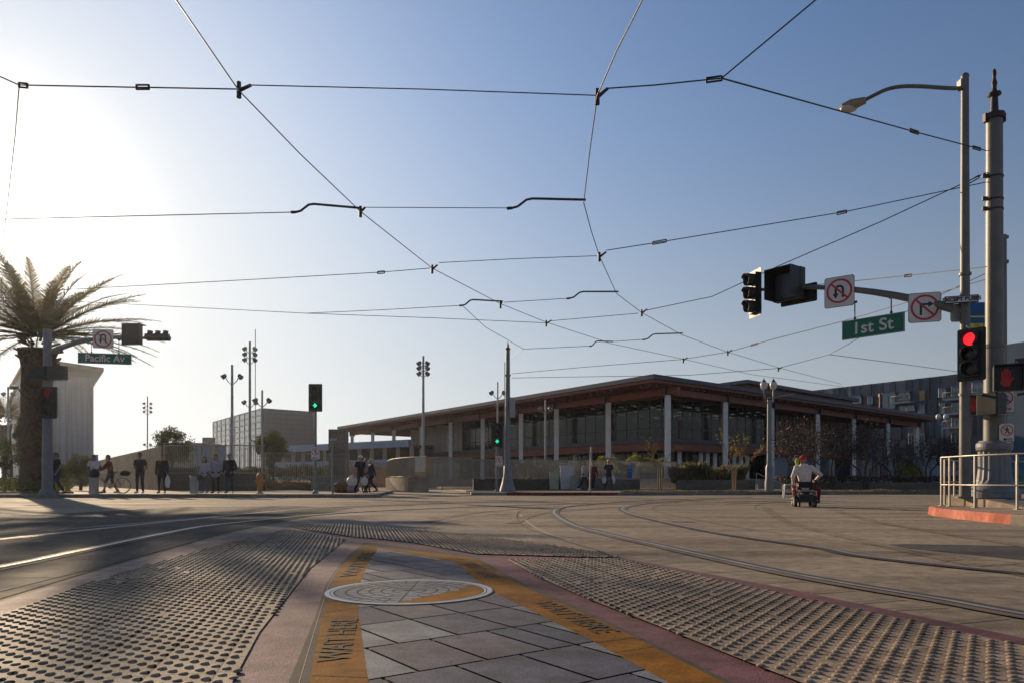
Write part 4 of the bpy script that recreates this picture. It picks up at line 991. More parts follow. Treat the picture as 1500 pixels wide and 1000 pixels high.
for i in range(70):
    a_ = a0+1.2+(i%10)*3.1; c_ = b0+1.2+(i//10)*1.1
    p = LP(a_,c_,rd.choice((7.2,7.6,7.9))); b.box((p.x,p.y,p.z),(.5,.09,.05), M=Matrix.Rotation(R(35),3,'Z'))
    p = LP(c_,a_+1,rd.choice((7.2,7.6,7.9))); b.box((p.x,p.y,p.z),(.5,.09,.05), M=Matrix.Rotation(R(35),3,'Z'))
b.build('ceiling_lights', M_lamp, lib)
def facade(o, d, L, z0, z1, gm, step, hz_, name='glazing'):
    g_ = MB(); d_ = d.normalized(); bar(g_, o, o+d_*L, .04, z0, z1); g2 = g_.build(name, gm, lib)
    m_ = MB(); n_ = int(L/step)
    for i in range(n_+1): q = o+d_*(L*i/n_); m_.box((q.x,q.y,(z0+z1)/2),(.09,.12,z1-z0))
    for h in hz_: bar(m_, o, o+d_*L, .11, h-.04, h+.04)
    m_.build('mullions', M_steelg, g2)
facade(LP(a0+.9,b0+.9), dl, 34, 4.5, 8.25, M_glass, 1.45, (5.5,7.2))
facade(LP(a0+.9,b0+.92), dr, 18.5, 4.5, 8.25, M_glass, 1.45, (5.5,7.2))
facade(LP(a0+2.6,b0+2.6), dl, 44, .9, 3.45, M_glass, 2.2, (1.2,), 'ground_glazing')
facade(LP(a0+2.6,b0+2.62), dr, 40, .9, 3.45, M_glass, 2.2, (1.2,), 'ground_glazing')
def fins(o, d, L, z0, z1, step, w, m, nm, back=True, inn=None):
    m_ = MB(); n_ = int(L/step); d_ = d.normalized()
    for i in range(n_+1): q = o+d_*(L*i/n_); m_.box((q.x,q.y,(z0+z1)/2),(w,.30,z1-z0), M=None)
    m_.build(nm, m, lib)
    if back: b_ = MB(); bar(b_, o+inn*.4, o+d_*L+inn*.4, .1, z0, z1); b_.build('screen_wall', M_int, lib)
fins(LP(a0+35,b0+.5), dl, 13, 4.5, 8.1, 1.05, .50, M_fin, 'screen_fins', True, dr)
M_fin2 = mat('weathered_fin', (.27,.19,.15), .7, 0, .35, .8)
fins(LP(a0+.5,b0+19.5), dr, 24, 4.5, 7.7, .95, .34, M_fin2, 'screen_fins', True, dl)
for k,px in enumerate((995,1026,1036,1047,1075,1085,1094)):
    o = LP(a0+1.2,b0+1.2); t_ = isect(px,o,dr); q = o+dr*t_; b = MB(); b.box((q.x,q.y,(.9+3.45)/2),(.36,.36,2.55)); b.build('entrance_pillar', M_col, lib)
for px in (783,842,897,930): 
    o = LP(a0+1.2,b0+1.2); t_ = isect(px,o,dl); q = o+dl*t_; b = MB(); b.box((q.x,q.y,(.9+3.45)/2),(.40,.36,2.55)); b.build('entrance_pillar', M_col, lib)
o = LP(a0+1.0,b0+1.0); q0 = o+dr*isect(1121,o,dr); q1 = o+dr*isect(1152,o,dr); b = MB(); bar(b,q0,q1,.2,.9,3.4); b.build('pale_wall', mat('pale_panel',(.22,.235,.26),.6,0,.1,2), lib)
q1 = o+dr*isect(1153,o,dr); q2 = o+dr*isect(1222,o,dr); b = MB(); bar(b,q1,q2,.1,1.2,3.4); b.build('bright_window', M_glassb, lib)
# raised clerestory roof
A_ = Vector((XX(1095,74),74,0)); B_ = Vector((XX(1052,79),79,0)); D_ = A_+dr*26; E_ = B_+dr*26
b = MB(); quadprism(b,[A_,A_+dl*20,A_+dl*20+dr*26,D_],10.55,10.9); b.build('clerestory_roof', M_steelb, lib)
b = MB(); ins = lambda q,k: q+(A_+dl*10+dr*13-q)*k
quadprism(b,[ins(q,.06) for q in (A_,A_+dl*20,A_+dl*20+dr*26,D_)],10.2,10.54); b.build('clerestory_beam', M_wood, lib)
b = MB(); quadprism(b,[ins(q,.14) for q in (A_,A_+dl*20,A_+dl*20+dr*26,D_)],9.06,10.2); b.build('clerestory_wall', mat('clerestory_panel',(.20,.22,.25),.5,0,.1,2), lib)
# podium, planter and steps
g = MB(); g.prism([(q.x,q.y) for q in (LP(-3,-2.0),LP(60,-2.0),LP(60,60),LP(-3,60))], -.04, pod); struct('podium', g, M_walk)
# ---- low walls and mesh fences
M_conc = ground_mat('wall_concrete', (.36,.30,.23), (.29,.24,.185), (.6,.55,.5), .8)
M_concd = ground_mat('shaded_wall_concrete', (.20,.165,.13), (.155,.13,.105), (.6,.55,.5), .8)  # darker copy of the wall concrete, with the shade put into its colour
M_mesh = mat('fence_metal', (.30,.255,.20), .55, .3, .15, 2)
def fence(t, pts, z0, z1, step=.055, w=.022, post=2.4, m=M_mesh, rails=True):
    b = MB(); ps = MB()
    for i in range(len(pts)-1):
        a_, c_ = pts[i], pts[i+1]; L = (c_-a_).length; n_ = max(2,int(L/step))
        for j in range(n_): q = a_.lerp(c_, (j+.5)/n_); b.box((q.x,q.y,(z0+z1)/2),(w,.02,z1-z0))
    b.build('mesh_panel', m, t)
    if rails:
        b = MB(); b.tube([p+Vector((0,0,z1)) for p in pts],.03,4); b.tube([p+Vector((0,0,z0+.04)) for p in pts],.025,4); b.build('rail', m, t)
    acc = 0
    for i in range(len(pts)-1):
        a_, c_ = pts[i], pts[i+1]; L = (c_-a_).length; n_ = max(1,round(L/post))
        if post > 90: continue
        for j in range(n_): q = a_.lerp(c_, j/n_); b = MB(); b.box((q.x,q.y,(z0+z1)/2),(.06,.06,z1-z0+.04)); b.build('fence_post', m, t)
V = lambda px,Y: Vector((XX(px,Y),Y,0))
arc = [V(565,52.5),V(568,49.2),V(575,46.5),V(588,44.6),V(603,43.4),V(622,42.5)]
t = thing('curved_wall', 'curved pale concrete wall topped with tan mesh at the driveway', 'wall', arc[4])
b = MB(); sa = spline(arc,3); 
for i in range(len(sa)-1): pass
o1 = [(p.x,p.y) for p in sa]; n_ = len(sa); vs = [(x,y,.1) for x,y in o1]+[(x,y,.92) for x,y in o1]; o2 = off(o1,.3); vs += [(x,y,.92) for x,y in o2]+[(x,y,.1) for x,y in o2]
b.add(vs,[(r*n_+i,r*n_+i+1,(r+1)*n_+i+1,(r+1)*n_+i) for r in range(3) for i in range(n_-1)]+[(n_-1,2*n_-1,3*n_-1,4*n_-1),(0,3*n_,2*n_,n_)],0,False); b.build('wall', M_conc, t)
fence(t, [Vector((x,y,0)) for x,y in off(o1,.12)][::3], .94, 2.12, .045, .03, 2.0)
b = MB(); p = P(615,679,42.3); b.box(p,(.56,.03,.88)); b.build('notice_board', mat('notice_white',(.52,.48,.38),.6,0,.05,6), t)
t = thing('mesh_fence', 'tall mesh gate panels between the curved wall and the low wall', 'fence', V(655,43))
fence(t, [V(622.5,42.6),V(648,43),V(692,44)], .2, 2.08, .05, .030, 1.9)
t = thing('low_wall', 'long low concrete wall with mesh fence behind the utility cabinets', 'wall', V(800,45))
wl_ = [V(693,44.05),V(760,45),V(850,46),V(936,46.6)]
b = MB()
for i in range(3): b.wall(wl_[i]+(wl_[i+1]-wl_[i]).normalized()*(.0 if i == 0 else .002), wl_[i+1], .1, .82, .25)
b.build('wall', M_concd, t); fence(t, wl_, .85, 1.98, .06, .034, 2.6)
b = MB(); b.box(P(922.5,690,46.3),(.26,.03,.78)); sgn = b.build('blue_sign', mat('blue_notice',(.01,.10,.33),.5), t)
b = MB(); b.box(P(922.5,690,46.27),(.20,.006,.04)); b.box(P(922.5,684,46.27),(.16,.006,.14)); b.build('sign_mark', mat('blue_notice_pale',(.05,.30,.55),.5), sgn)
t = thing('mesh_fence', 'corrugated panel fence right of the small blue notice', 'fence', V(965,46.7))
fence(t, [V(936.5,46.7),V(991,46.2)], .15, 1.9, .07, .045, 1.6)
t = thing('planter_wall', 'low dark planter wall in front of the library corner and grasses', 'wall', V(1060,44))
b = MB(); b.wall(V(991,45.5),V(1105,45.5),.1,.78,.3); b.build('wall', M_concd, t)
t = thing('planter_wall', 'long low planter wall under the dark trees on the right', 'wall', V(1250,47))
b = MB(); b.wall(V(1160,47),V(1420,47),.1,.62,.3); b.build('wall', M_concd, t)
t = thing('stair_railing', 'sloping stair handrails at the library entrance', 'railing', V(1090,46))
for k in range(2):
    p0, p1 = P(1084+k*24,692,46), P(1110+k*36,708,46); b = MB(); b.tube([p0,p1],.03,6); b.build('handrail', M_galv, t)
    for f_ in (0,.5,1): q = p0.lerp(p1,f_); b = MB(); b.tube([q,Vector((q.x,q.y,.15))],.025,6); b.build('post', M_galv, t)
# left side
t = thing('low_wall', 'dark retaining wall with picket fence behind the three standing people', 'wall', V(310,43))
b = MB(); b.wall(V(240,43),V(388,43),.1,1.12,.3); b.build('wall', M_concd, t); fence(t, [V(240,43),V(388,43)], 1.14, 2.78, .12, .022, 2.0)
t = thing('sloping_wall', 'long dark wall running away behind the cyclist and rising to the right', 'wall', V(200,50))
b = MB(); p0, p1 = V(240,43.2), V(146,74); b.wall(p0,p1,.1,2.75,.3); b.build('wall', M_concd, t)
t = thing('picket_fence', 'see through picket fence left of the slim signal pole', 'fence', V(430,44))
fence(t, [V(388.5,43.1),V(470,44.6)], .2, 2.35, .11, .022, 3.3)
t = thing('concrete_pillar', 'tall square concrete pillar with a low wall at its foot', 'pillar', V(496,44.5))
b = MB(); b.box((XX(496,44.5),44.5,1.95),(1.0,.9,3.7)); b.build('pillar', M_conc, t); b = MB(); b.wall(V(456,43.2),V(505,43.2),.1,.95,.35); b.build('wall', M_conc, t)
fence(t, [V(470,43.9),V(508,43.9)], .97, 2.3, .09, .03, 99)
t = thing('mesh_fence', 'dark slatted gate panel right of the concrete pillar', 'fence', V(530,52)); fence(t, [V(509,50),V(572,54)], .25, 2.0, .12, .05, 3)
# grassy bank behind the picket fence
g = MB(); a_ = [V(388,44.2),V(480,45)]; c_ = [V(388,52),V(480,53)]
g.add([(a_[0].x,a_[0].y,.15),(a_[1].x,a_[1].y,.15),(c_[1].x,c_[1].y,.75),(c_[0].x,c_[0].y,.75)],[(0,1,2,3)]); struct('mulch_bank', g, ground_mat('mulch',(.22,.13,.055),(.13,.08,.035),(.5,.5,.4),.95))
# ---- far buildings
def facade_grid(t, a_, c_, z0, z1, nx, nz, gm, mm, th=.25, name='curtain_wall', fl=None):
    b = MB(); b.wall(a_, c_, z0, z1, th); w_ = b.build(name, gm, t)
    m_ = MB(); d = (c_-a_); n_ = Vector((-d.y,d.x,0)).normalized(); n_ = -n_ if n_.y > 0 else n_
    for i in range(nx+1):
        q = a_.lerp(c_, i/nx)+n_*(th/2+.04); m_.box((q.x,q.y,(z0+z1)/2),(.10,.10,z1-z0))
    for j in range(nz+1):
        z = z0+(z1-z0)*j/nz; m_.wall(a_+n_*(th/2+.06), c_+n_*(th/2+.06), z-.07, z+.07, .1)
    m_.build('mullions', mm, w_); return w_
# glass tower behind the palm
t = thing('glass_tower', 'tall glass office tower with cantilevered roof behind the big palm trunk', 'building', V(90,150))
q0, q1, q2 = V(36,146), V(136,156), V(16,190)
zt = P(0,548,150).z; M_tow = bpy.data.materials.new('tower_glass'); M_tow = glass('tower_glass',(.13,.17,.23),.3,.35,.0)
def stripes(m, sc, c1, c2):
    tc = N(m,'ShaderNodeTexCoord'); mp = N(m,'ShaderNodeMapping'); mp.inputs['Scale'].default_value = (sc,sc,.04); m.node_tree.links.new(tc.outputs['Object'], mp.inputs[0])
    no = N(m,'ShaderNodeTexNoise'); no.inputs['Scale'].default_value = 1.0; m.node_tree.links.new(mp.outputs[0], no.inputs[0]); r = N(m,'ShaderNodeValToRGB'); r.color_ramp.interpolation = 'CONSTANT'
    e = r.color_ramp.elements; e[0].position = 0; e[0].color = (*c1,1); e[1].position = .5; e[1].color = (*c2,1); x = e.new(.44); x.color = (*[(u+v)/2 for u,v in zip(c1,c2)],1)
    m.node_tree.links.new(no.outputs[0], r.inputs[0]); m.node_tree.links.new(r.outputs[0], m.node_tree.nodes['Principled BSDF'].inputs['Base Color'])
stripes(M_tow, 1.1, (.04,.08,.15), (.11,.18,.28))
M_mul = mat('tower_mullion',(.07,.10,.15),.5,.2)
facade_grid(t, q0, q1, 0, zt, 12, 9, M_tow, M_mul)
facade_grid(t, q2, q0+Vector((-.15,.1,0)), 0, zt+.01, 10, 9, M_tow, M_mul, name='side_wall')
M_beige = mat('tower_stone',(.15,.13,.11),.7,0,.08,.3)
b = MB(); e0, e1, e2, e3 = V(13,190), V(38,144), V(152,158.5), V(128,200); b.prism([(q.x,q.y) for q in (e1,e2,e3,e0)], P(0,534,150).z, P(0,529,150).z); b.build('roof_slab', M_beige, t)
z_ = P(0,534,150).z-.02     # sloping soffit under the cantilever
b = MB(); b.add([(q0.x,q0.y-.2,zt),(q1.x+.1,q1.y-.2,zt-1.6),(e2.x,e2.y,z_),(e1.x,e1.y,z_),(V(130,185).x,185,zt),],[(0,1,2,3),(1,4,2)]); b.build('soffit', M_beige, t)
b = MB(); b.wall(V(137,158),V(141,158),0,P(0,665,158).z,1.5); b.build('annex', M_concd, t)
# glass box in the middle
t = thing('glass_office_block', 'square office block with mirrored side and grey tiled side behind the masts', 'building', V(385,133))
c0_, c1_, c2_ = V(313,160), V(384,130), V(462,137); z_ = P(0,598,130).z
facade_grid(t, c0_, c1_, 0, z_, 10, 12, glass('mirror_glass',(.17,.24,.24),1.0,.05,.0), mat('mirror_mullion',(.10,.15,.15),.4), name='mirror_wall')
facade_grid(t, c1_+Vector((.2,0,0)), c2_, 0, z_+.02, 22, 16, mat('grey_tiles',(.155,.155,.16),.7,0,.1,.4), mat('tile_joint',(.11,.11,.115),.7), name='tiled_wall')
b = MB(); b.prism([(q.x,q.y) for q in (c0_+Vector((1,1,0)),c1_+Vector((1,1,0)),c2_+Vector((-1,1,0)),V(400,168))], z_-1, z_+.1); b.build('roof', M_gpole, t)
b = MB(); b.tube([V(374,140)+Vector((0,0,z_)),V(374,140)+Vector((0,0,z_+16))],.08,5); b.build('antenna', M_gpole, t)
for k,(px,Y,w_) in enumerate(((270,120,40),)):
    t = thing('brick_building', 'low dark red brick building left of the glass office block', 'building', V(280,125)); b = MB(); b.wall(V(252,125),V(314,125),0,P(0,649,125).z,5); b.build('wall', mat('brick_wall',(.17,.10,.075),.8,0,.3,2), t)
    b = MB(); b.wall(V(264,121.9),V(309,121.9),P(0,655,122).z,P(0,658,122).z,.1); b.build('window_band', M_glassb, t)
    b = MB(); b.wall(V(300,124),V(312,124),P(0,649,125).z,P(0,641,125).z,2); b.build('roof_plant', M_gpole, t)
# parking structure
t = thing('parking_structure', 'pale blue banded parking structure behind the concrete pillar', 'building', V(500,96))
pa, pc = V(398,112), V(600,92); M_pb = mat('parking_blue',(.26,.33,.40),.7,0,.1,.3); M_pd = mat('parking_dark',(.06,.055,.05),.9)
d = (pc-pa).normalized(); n_ = Vector((d.y,-d.x,0))
b = MB(); b.wall(pa-n_*4,pc-n_*4,0,5.4,.4); b.build('back_wall', M_pd, t)
for z0_,z1_ in ((5.0,5.9),(2.6,3.5),(.6,1.4)):
    b = MB(); b.wall(pa,pc,z0_,z1_,.4); b.build('spandrel', M_pb, t); b = MB(); b.prism([(q.x,q.y) for q in (pa-n_*.3,pc-n_*.3,pc-n_*3.8,pa-n_*3.8)], z0_,z0_+.25); b.build('deck', M_pd, t)
for i in range(13):
    q = pa.lerp(pc,i/12)-n_*.35; b = MB(); b.box((q.x,q.y,2.9),(.5,.25,5.6)); b.build('pier', mat('parking_cream',(.36,.30,.22),.8) if i == 0 else bpy.data.materials['parking_cream'], t)
# blue and white banners on the campus fence
M_mur = mat('mural_blue',(.16,.24,.38),.7,0,.3,1.2,col2=(.40,.42,.44))
for k,px in enumerate((289,303,325)):
    t = thing('fence_banner', ('leftmost pale blue banner behind the picket fence','middle pale blue banner behind the picket fence','rightmost pale blue banner behind the picket fence')[k], 'banner', V(px,60), 0, 'pale blue banners behind the fence')
    b = MB(); p0 = P(px-5,650+k,60); p1 = P(px+5,692,60); b.box(((p0.x+p1.x)/2,60,(p0.z+p1.z)/2),(abs(p1.x-p0.x),.05,p0.z-p1.z)); b.build('banner_cloth', M_mur, t); b = MB(); b.tube([V(px-5.2,60),Vector((p0.x-.05,60,p0.z))],.05,6); b.build('banner_post', M_gpole, t)
# apartment block
t = thing('apartment_block', 'long apartment block clad in vertical grey and blue panels behind the library', 'building', V(1400,112))
ap, aq = V(1190,131), V(1530,101.5); za = P(0,548,111).z; d = (aq-ap).normalized(); n_ = Vector((d.y,-d.x,0)); La = (aq-ap).length
M_c = [mat('clad_dark',(.055,.06,.075),.55,.2,.15,.5), mat('clad_mid',(.095,.10,.12),.55,.2,.15,.5), mat('clad_pale',(.17,.17,.18),.55,.2,.15,.5), mat('clad_blue',(.05,.085,.14),.5,.2,.15,.5)]
b = MB(); b.wall(ap-n_*6,aq-n_*6,0,za-.05,11.5); b.build('wall', M_c[0], t)
b = MB(); rd = random.Random(9)
for (z0_,z1_) in ((za-3.3,za),(za-6.4,za-3.32),(za-9.5,za-6.42),(za-12.6,za-9.52),(0,za-12.62)):
    x = 0
    while x < La-.5:
        w_ = rd.choice((.45,.6,.8,1.1)); w_ = min(w_, La-x); a_ = ap+d*x; c_ = ap+d*(x+w_-.03); k = rd.choice((0,0,1,1,2,3)); pr = rd.choice((.0,.08,.15))
        b.wall(a_+n_*pr, c_+n_*pr, z0_, z1_, .5, k); x += w_
b.build('cladding', M_c, t)
M_wing = glass('apartment_glass',(.07,.13,.16),1.0,.08,.0)
o = ap+n_*.55
def on_ap(px): return o+d*isect(px,o,d)
wins = [(1229,1241,581,592),(1244,1262,580,592),(1272,1279,580,592),(1293,1312,575,599),(1318,1333,574,586),(1318,1340,594,603),(1347,1355,592,607),(1376,1386,568,582),(1377,1385,589,606),(1395,1405,566,580),(1395,1406,589,605),(1395,1406,612,625),(1395,1406,634,648),(1332,1340,633,650),(1347,1355,632,648),(1425,1440,560,577),(1425,1440,588,600)]
for (x0,x1,y0,y1) in wins:
    a_, c_ = on_ap(x0), on_ap(x1); z0_ = P(0,y1,a_.y).z; z1_ = P(0,y0,a_.y).z
    b = MB(); b.wall(a_,c_,z0_,z1_,.3); w_ = b.build('window', M_wing, t); m_ = MB()
    for q in (a_,a_.lerp(c_,.5),c_): m_.box((q.x+n_.x*.17,q.y+n_.y*.17,(z0_+z1_)/2),(.08,.08,z1_-z0_))
    m_.wall(a_+n_*.18,c_+n_*.18,z1_-.1,z1_+.05,.12); m_.build('window_frame', M_mul, w_)
for (x0,x1,y) in ((1312,1340,591),(1388,1412,586),(1388,1412,607),(1388,1412,627),(1425,1442,582)):
    a_, c_ = on_ap(x0), on_ap(x1); z_ = P(0,y,a_.y).z; b = MB(); b.prism([(q.x,q.y) for q in (a_,c_,c_+n_*1.4,a_+n_*1.4)], z_-.12, z_+.12); bal = b.build('balcony', M_pb, t)
    b = MB(); b.tube([q+Vector((0,0,z_+1.05)) for q in (a_,a_+n_*1.4,c_+n_*1.4,c_)],.05,4)
    for i in range(12): q = (a_+n_*1.38).lerp(c_+n_*1.38,i/11); b.box((q.x,q.y,z_+.6),(.04,.04,.95))
    b.build('balustrade', M_gpole, bal)
a_, c_ = on_ap(1347.5), on_ap(1355); b = MB(); b.wall(a_,c_,P(0,587,a_.y).z,P(0,572,a_.y).z,.35); b.build('yellow_panel', mat('ochre_panel',(.38,.30,.08),.7,0,.3,3,col2=(.2,.15,.08)), t)
a_ = on_ap(1289); b = MB(); b.box((a_.x,a_.y,P(0,588,a_.y).z),(.35,.5,2.6)); b.build('brick_panel', M_wood, t)
# blue building at the right edge, white shop wall and colourful hoarding
t = thing('blue_building', 'plain teal blue building cut off by the right edge', 'building', V(1500,62)); b = MB(); b.wall(V(1476,62),V(1640,55),0,P(0,507,61).z,4); b.build('wall', mat('teal_wall',(.05,.10,.15),.7,0,.15,.4), t)
b = MB(); a_, c_ = V(1487,59.4), V(1530,58); b.wall(a_,c_,P(0,530,59).z,P(0,524,59).z,.1); b.build('window_slot', M_black, t)
b = MB(); b.wall(V(1470,58.6),V(1560,57.6),.2,P(0,668,58).z,.2); b.build('hoarding', mat('hoarding',(.02,.09,.28),.7,0,.3,.6,col2=(.12,.30,.10)), t)
t = thing('white_shop', 'low white building with a brick side glimpsed under the dark trees', 'building', V(1350,88)); b = MB(); b.wall(V(1296,88),V(1420,86),0,P(0,668,88).z,3); b.build('wall', mat('shop_white',(.26,.27,.31),.7,0,.1,.5), t)
b = MB(); b.wall(V(1322,86),V(1353,85.6),.1,P(0,688,86).z,.3); b.build('brick_side', mat('shop_brick',(.26,.12,.07),.8,0,.2,2), t)
# ---------------------------------------------------------------- vegetation
def leafmat(name, c1, c2, sc=1.5, trans=.35):
    m = bpy.data.materials.new(name); m.use_nodes = True; nt = m.node_tree; l = nt.links; b = nt.nodes['Principled BSDF']; out = nt.nodes['Material Output']
    tc = N(m,'ShaderNodeTexCoord'); no = N(m,'ShaderNodeTexNoise'); no.inputs['Scale'].default_value = sc; no.inputs['Detail'].default_value = 5; l.new(tc.outputs['Object'], no.inputs[0])
    r = N(m,'ShaderNodeValToRGB'); r.color_ramp.elements[0].position = .35; r.color_ramp.elements[1].position = .65; r.color_ramp.elements[0].color = (*c1,1); r.color_ramp.elements[1].color = (*c2,1)
    l.new(no.outputs[0], r.inputs[0]); l.new(r.outputs[0], b.inputs['Base Color']); b.inputs['Roughness'].default_value = .6; b.inputs['Specular IOR Level'].default_value = .3
    t = N(m,'ShaderNodeBsdfTranslucent'); l.new(r.outputs[0], t.inputs[0]); mx = N(m,'ShaderNodeMixShader'); mx.inputs[0].default_value = trans
    l.new(b.outputs[0], mx.inputs[1]); l.new(t.outputs[0], mx.inputs[2]); l.new(mx.outputs[0], out.inputs[0]); return m
M_palm = leafmat('palm_frond', (.065,.06,.018), (.20,.145,.04), 1.0, .62)
M_bark = mat('palm_bark', (.085,.052,.03), .9, 0, .45, 5, .4, 14)
M_bark2 = mat('tree_bark', (.10,.075,.05), .9, 0, .35, 6, .3, 20)
M_green = leafmat('green_leaf', (.035,.05,.015), (.10,.12,.03), .9)
M_green2 = leafmat('grey_green_leaf', (.05,.06,.03), (.13,.13,.06), .9)
M_dead = leafmat('dark_red_leaf', (.030,.018,.014), (.085,.045,.03), 1.2, .2)
M_yleaf = leafmat('yellow_leaf', (.20,.14,.02), (.40,.30,.04), 2)
M_grass = leafmat('dry_grass', (.10,.085,.035), (.24,.19,.09), 1.5)
M_cover = leafmat('ground_cover', (.03,.05,.012), (.13,.14,.03), 1.2)
def rvec(rd): 
    while True:
        v = Vector((rd.uniform(-1,1),rd.uniform(-1,1),rd.uniform(-1,1)))
        if .05 < v.length < 1: return v
def leafquad(mb, p, sz, rd, asp=.5, vs=None, fs=None):
    d = rvec(rd).normalized(); t = d.cross(rvec(rd)).normalized()*sz*asp; d *= sz
    n = len(vs); vs += [p-d*.5, p+t*.5, p+d*.5, p-t*.5]; fs.append((n,n+1,n+2,n+3))
def crown(mb, c, rad, n, sz, rd, clumps=40, cr=.28, hollow=.35):
    vs = []; fs = []; cc = []
    for i in range(clumps):
        v = rvec(rd).normalized()*rd.uniform(hollow,1)**.6; cc.append((Vector((c[0]+v.x*rad[0], c[1]+v.y*rad[1], c[2]+v.z*rad[2])), rd.uniform(.6,1.25)))
    R_ = min(rad)
    for i in range(n):
        q, s_ = rd.choice(cc); v = rvec(rd); v = v*(v.length**.3)
        leafquad(mb, q+v*R_*cr*s_*1.6, sz*rd.uniform(.6,1.3), rd, .5, vs, fs)
    mb.add(vs, fs)
def branches(mb, p, d, L, r, depth, rd, out=None, spread=.6, upw=.15, nch=(2,3), k=4):
    pts = [p]; q = p.copy(); dd = d.normalized()
    for i in range(k):
        dd = (dd+rvec(rd)*.16+Vector((0,0,upw*.3))).normalized(); q = q+dd*L/k; pts.append(q.copy())
    mb.tube(pts, [r*(1-.35*i/k) for i in range(k+1)], 5 if r > .02 else 3)
    if out is not None and depth <= 1: out.extend(pts[1:])
    if depth <= 0: return
    for i in range(rd.randint(*nch)):
        at_ = pts[rd.randint(max(1,k-2), k)]; nd = (dd+rvec(rd).normalized()*spread+Vector((0,0,upw))).normalized()
        branches(mb, at_, nd, L*rd.uniform(.6,.85), r*.58, depth-1, rd, out, spread, upw, nch, max(2,k-1))
def palm(px, Y, tw, ztop, cz, L, nf, label, seed, lean=0, nl=78, z0=.15, upb=0):
    rd = random.Random(seed); p = Vector((XX(px,Y),Y,z0)); t = thing('palm_tree', label, 'tree', p)
    b = MB(); n = 26; rows = int((ztop-z0)/.13); vs = []
    for j in range(rows+1):
        z = (ztop-z0)*j/rows; f = j/rows; r = tw*(1.10-.20*min(1,f*5)+.10*f)
        if f > .88: r *= 1+(f-.88)*2.2
        for i in range(n):
            a = 2*math.pi*(i+(j%2)*.5)/n; rr = r*(1+(.06 if (i+j)%2 else -.04)+rd.uniform(-.03,.03)); vs.append(p+Vector((rr*math.cos(a)+lean*f, rr*math.sin(a), z)))
    b.add(vs, [(j*n+i,j*n+(i+1)%n,(j+1)*n+(i+1)%n,(j+1)*n+i) for j in range(rows) for i in range(n)]); b.add(vs[-n:],[tuple(range(n))]); b.build('trunk', M_bark, t)
    c = p+Vector((lean,0,cz-z0)); b = MB(); bs = MB()
    for k in range(int(90*tw)):    # cut frond stubs under the crown
        a = rd.uniform(0,6.283); z = rd.uniform(-1.3,-.1)*L*.22; d = Vector((math.cos(a),math.sin(a),rd.uniform(.2,.9))).normalized()
        q = c+Vector((math.cos(a)*tw*.8,math.sin(a)*tw*.8,z)); bs.cyl(q, q+d*rd.uniform(.25,.55)*L/5, .07*L/5, .045*L/5, 5)
    bs.build('frond_stubs', M_bark, t)
    vs = []; fs = []
    for k in range(nf):
        f = (k+.5)/nf; az = k*2.39996+rd.uniform(-.2,.2); el = R(84-(86-upb)*f**.55+rd.uniform(-8,8)); Lf = L*rd.uniform(.88,1.08)*(1-.12*(f < .15))
        q = c+Vector((math.cos(az),math.sin(az),0))*tw*.35; e = el; pts = [q.copy()]; m_ = 14; drop = R(26+rd.uniform(-6,10))
        for i in range(m_):
            e -= drop/m_*(.5+1.0*i/m_); q = q+Vector((math.cos(az)*math.cos(e),math.sin(az)*math.cos(e),math.sin(e)))*Lf/m_; pts.append(q.copy())
        b.tube(pts, [.035*L/5*(1-.8*i/m_)+.004 for i in range(m_+1)], 3)
        side = Vector((-math.sin(az),math.cos(az),0))
        for j in range(nl):
            s_ = .12+.88*j/nl; x = s_*m_; i = min(int(x),m_-1); o = pts[i].lerp(pts[i+1],x-i); d = (pts[i+1]-pts[i]).normalized(); up = side.cross(d); up = up if up.z > 0 else -up
            ll = L*.125*(math.sin(math.pi*min(1,.18+s_*.85))**.6)*rd.uniform(.85,1.1)
            for sg in (-1,1):
                ld = (d*.75+side*sg*.62+up*rd.uniform(.05,.42)-Vector((0,0,.10))).normalized(); w_ = d*.019*L/4.2
                n0 = len(vs); vs += [o-w_, o+w_, o+ld*ll*.6+w_*.9-Vector((0,0,.01)), o+ld*ll-Vector((0,0,.03))]; fs.append((n0,n0+1,n0+2,n0+3))
    b.add(vs, fs); b.build('crown', M_palm, t); return t
palm(51, 36, .66, 7.1, 7.75, 5.35, 74, 'large date palm with thick rough trunk towering over the left street corner', 21, lean=.15)
palm(12, 62, .42, 5.4, 6.1, 3.4, 60, 'smaller distant palm cut off by the left edge', 5, lean=-.3, nl=36)
def tree(px, Y, ztop, cpx, cy, rx, rz, n, sz, m, label, seed, name='tree', tr=.10, clumps=40, z0=.15, ry=None):
    rd = random.Random(seed); p = Vector((XX(px,Y),Y,z0)); t = thing(name, label, 'tree', p); c = P(cpx,cy,Y); rx_ = rx*Y/F; rz_ = rz*Y/F
    b = MB(); h = c.z-z0; b.tube([p,p+Vector((.05,0,h*.3)),p+(c-p)*.6],[tr,tr*.85,tr*.6],8)
    for i in range(7): v = rvec(rd).normalized(); e = c+Vector((v.x*rx_*.7,v.y*rx_*.7,abs(v.z)*rz_*.6)); s_ = p+(c-p)*rd.uniform(.4,.6); b.tube([s_,(s_+e)/2+Vector((0,0,.1)),e],[tr*.5,tr*.3,tr*.12],5)
    b.build('trunk', M_bark2, t); b = MB(); crown(b, c, (rx_,ry or rx_,rz_), n, sz, rd, clumps); b.build('crown', m, t); return t
tree(252,50,4,253,652,24,24,5200,.15,M_green,'bushy green tree rising behind the fence right of the sloping wall',31)
tree(399,50,4,397,656,23,25,5200,.15,M_green,'round green tree behind the fence above the fire hydrant',32)
tree(32,40,4,36,648,15,40,4200,.16,M_green2,'tall slender leafy tree left of the big palm trunk',33)
tree(118,44,2,118,681,16,15,2600,.13,M_green,'small dense tree between the palm and the white shirt man',34,'small_tree')
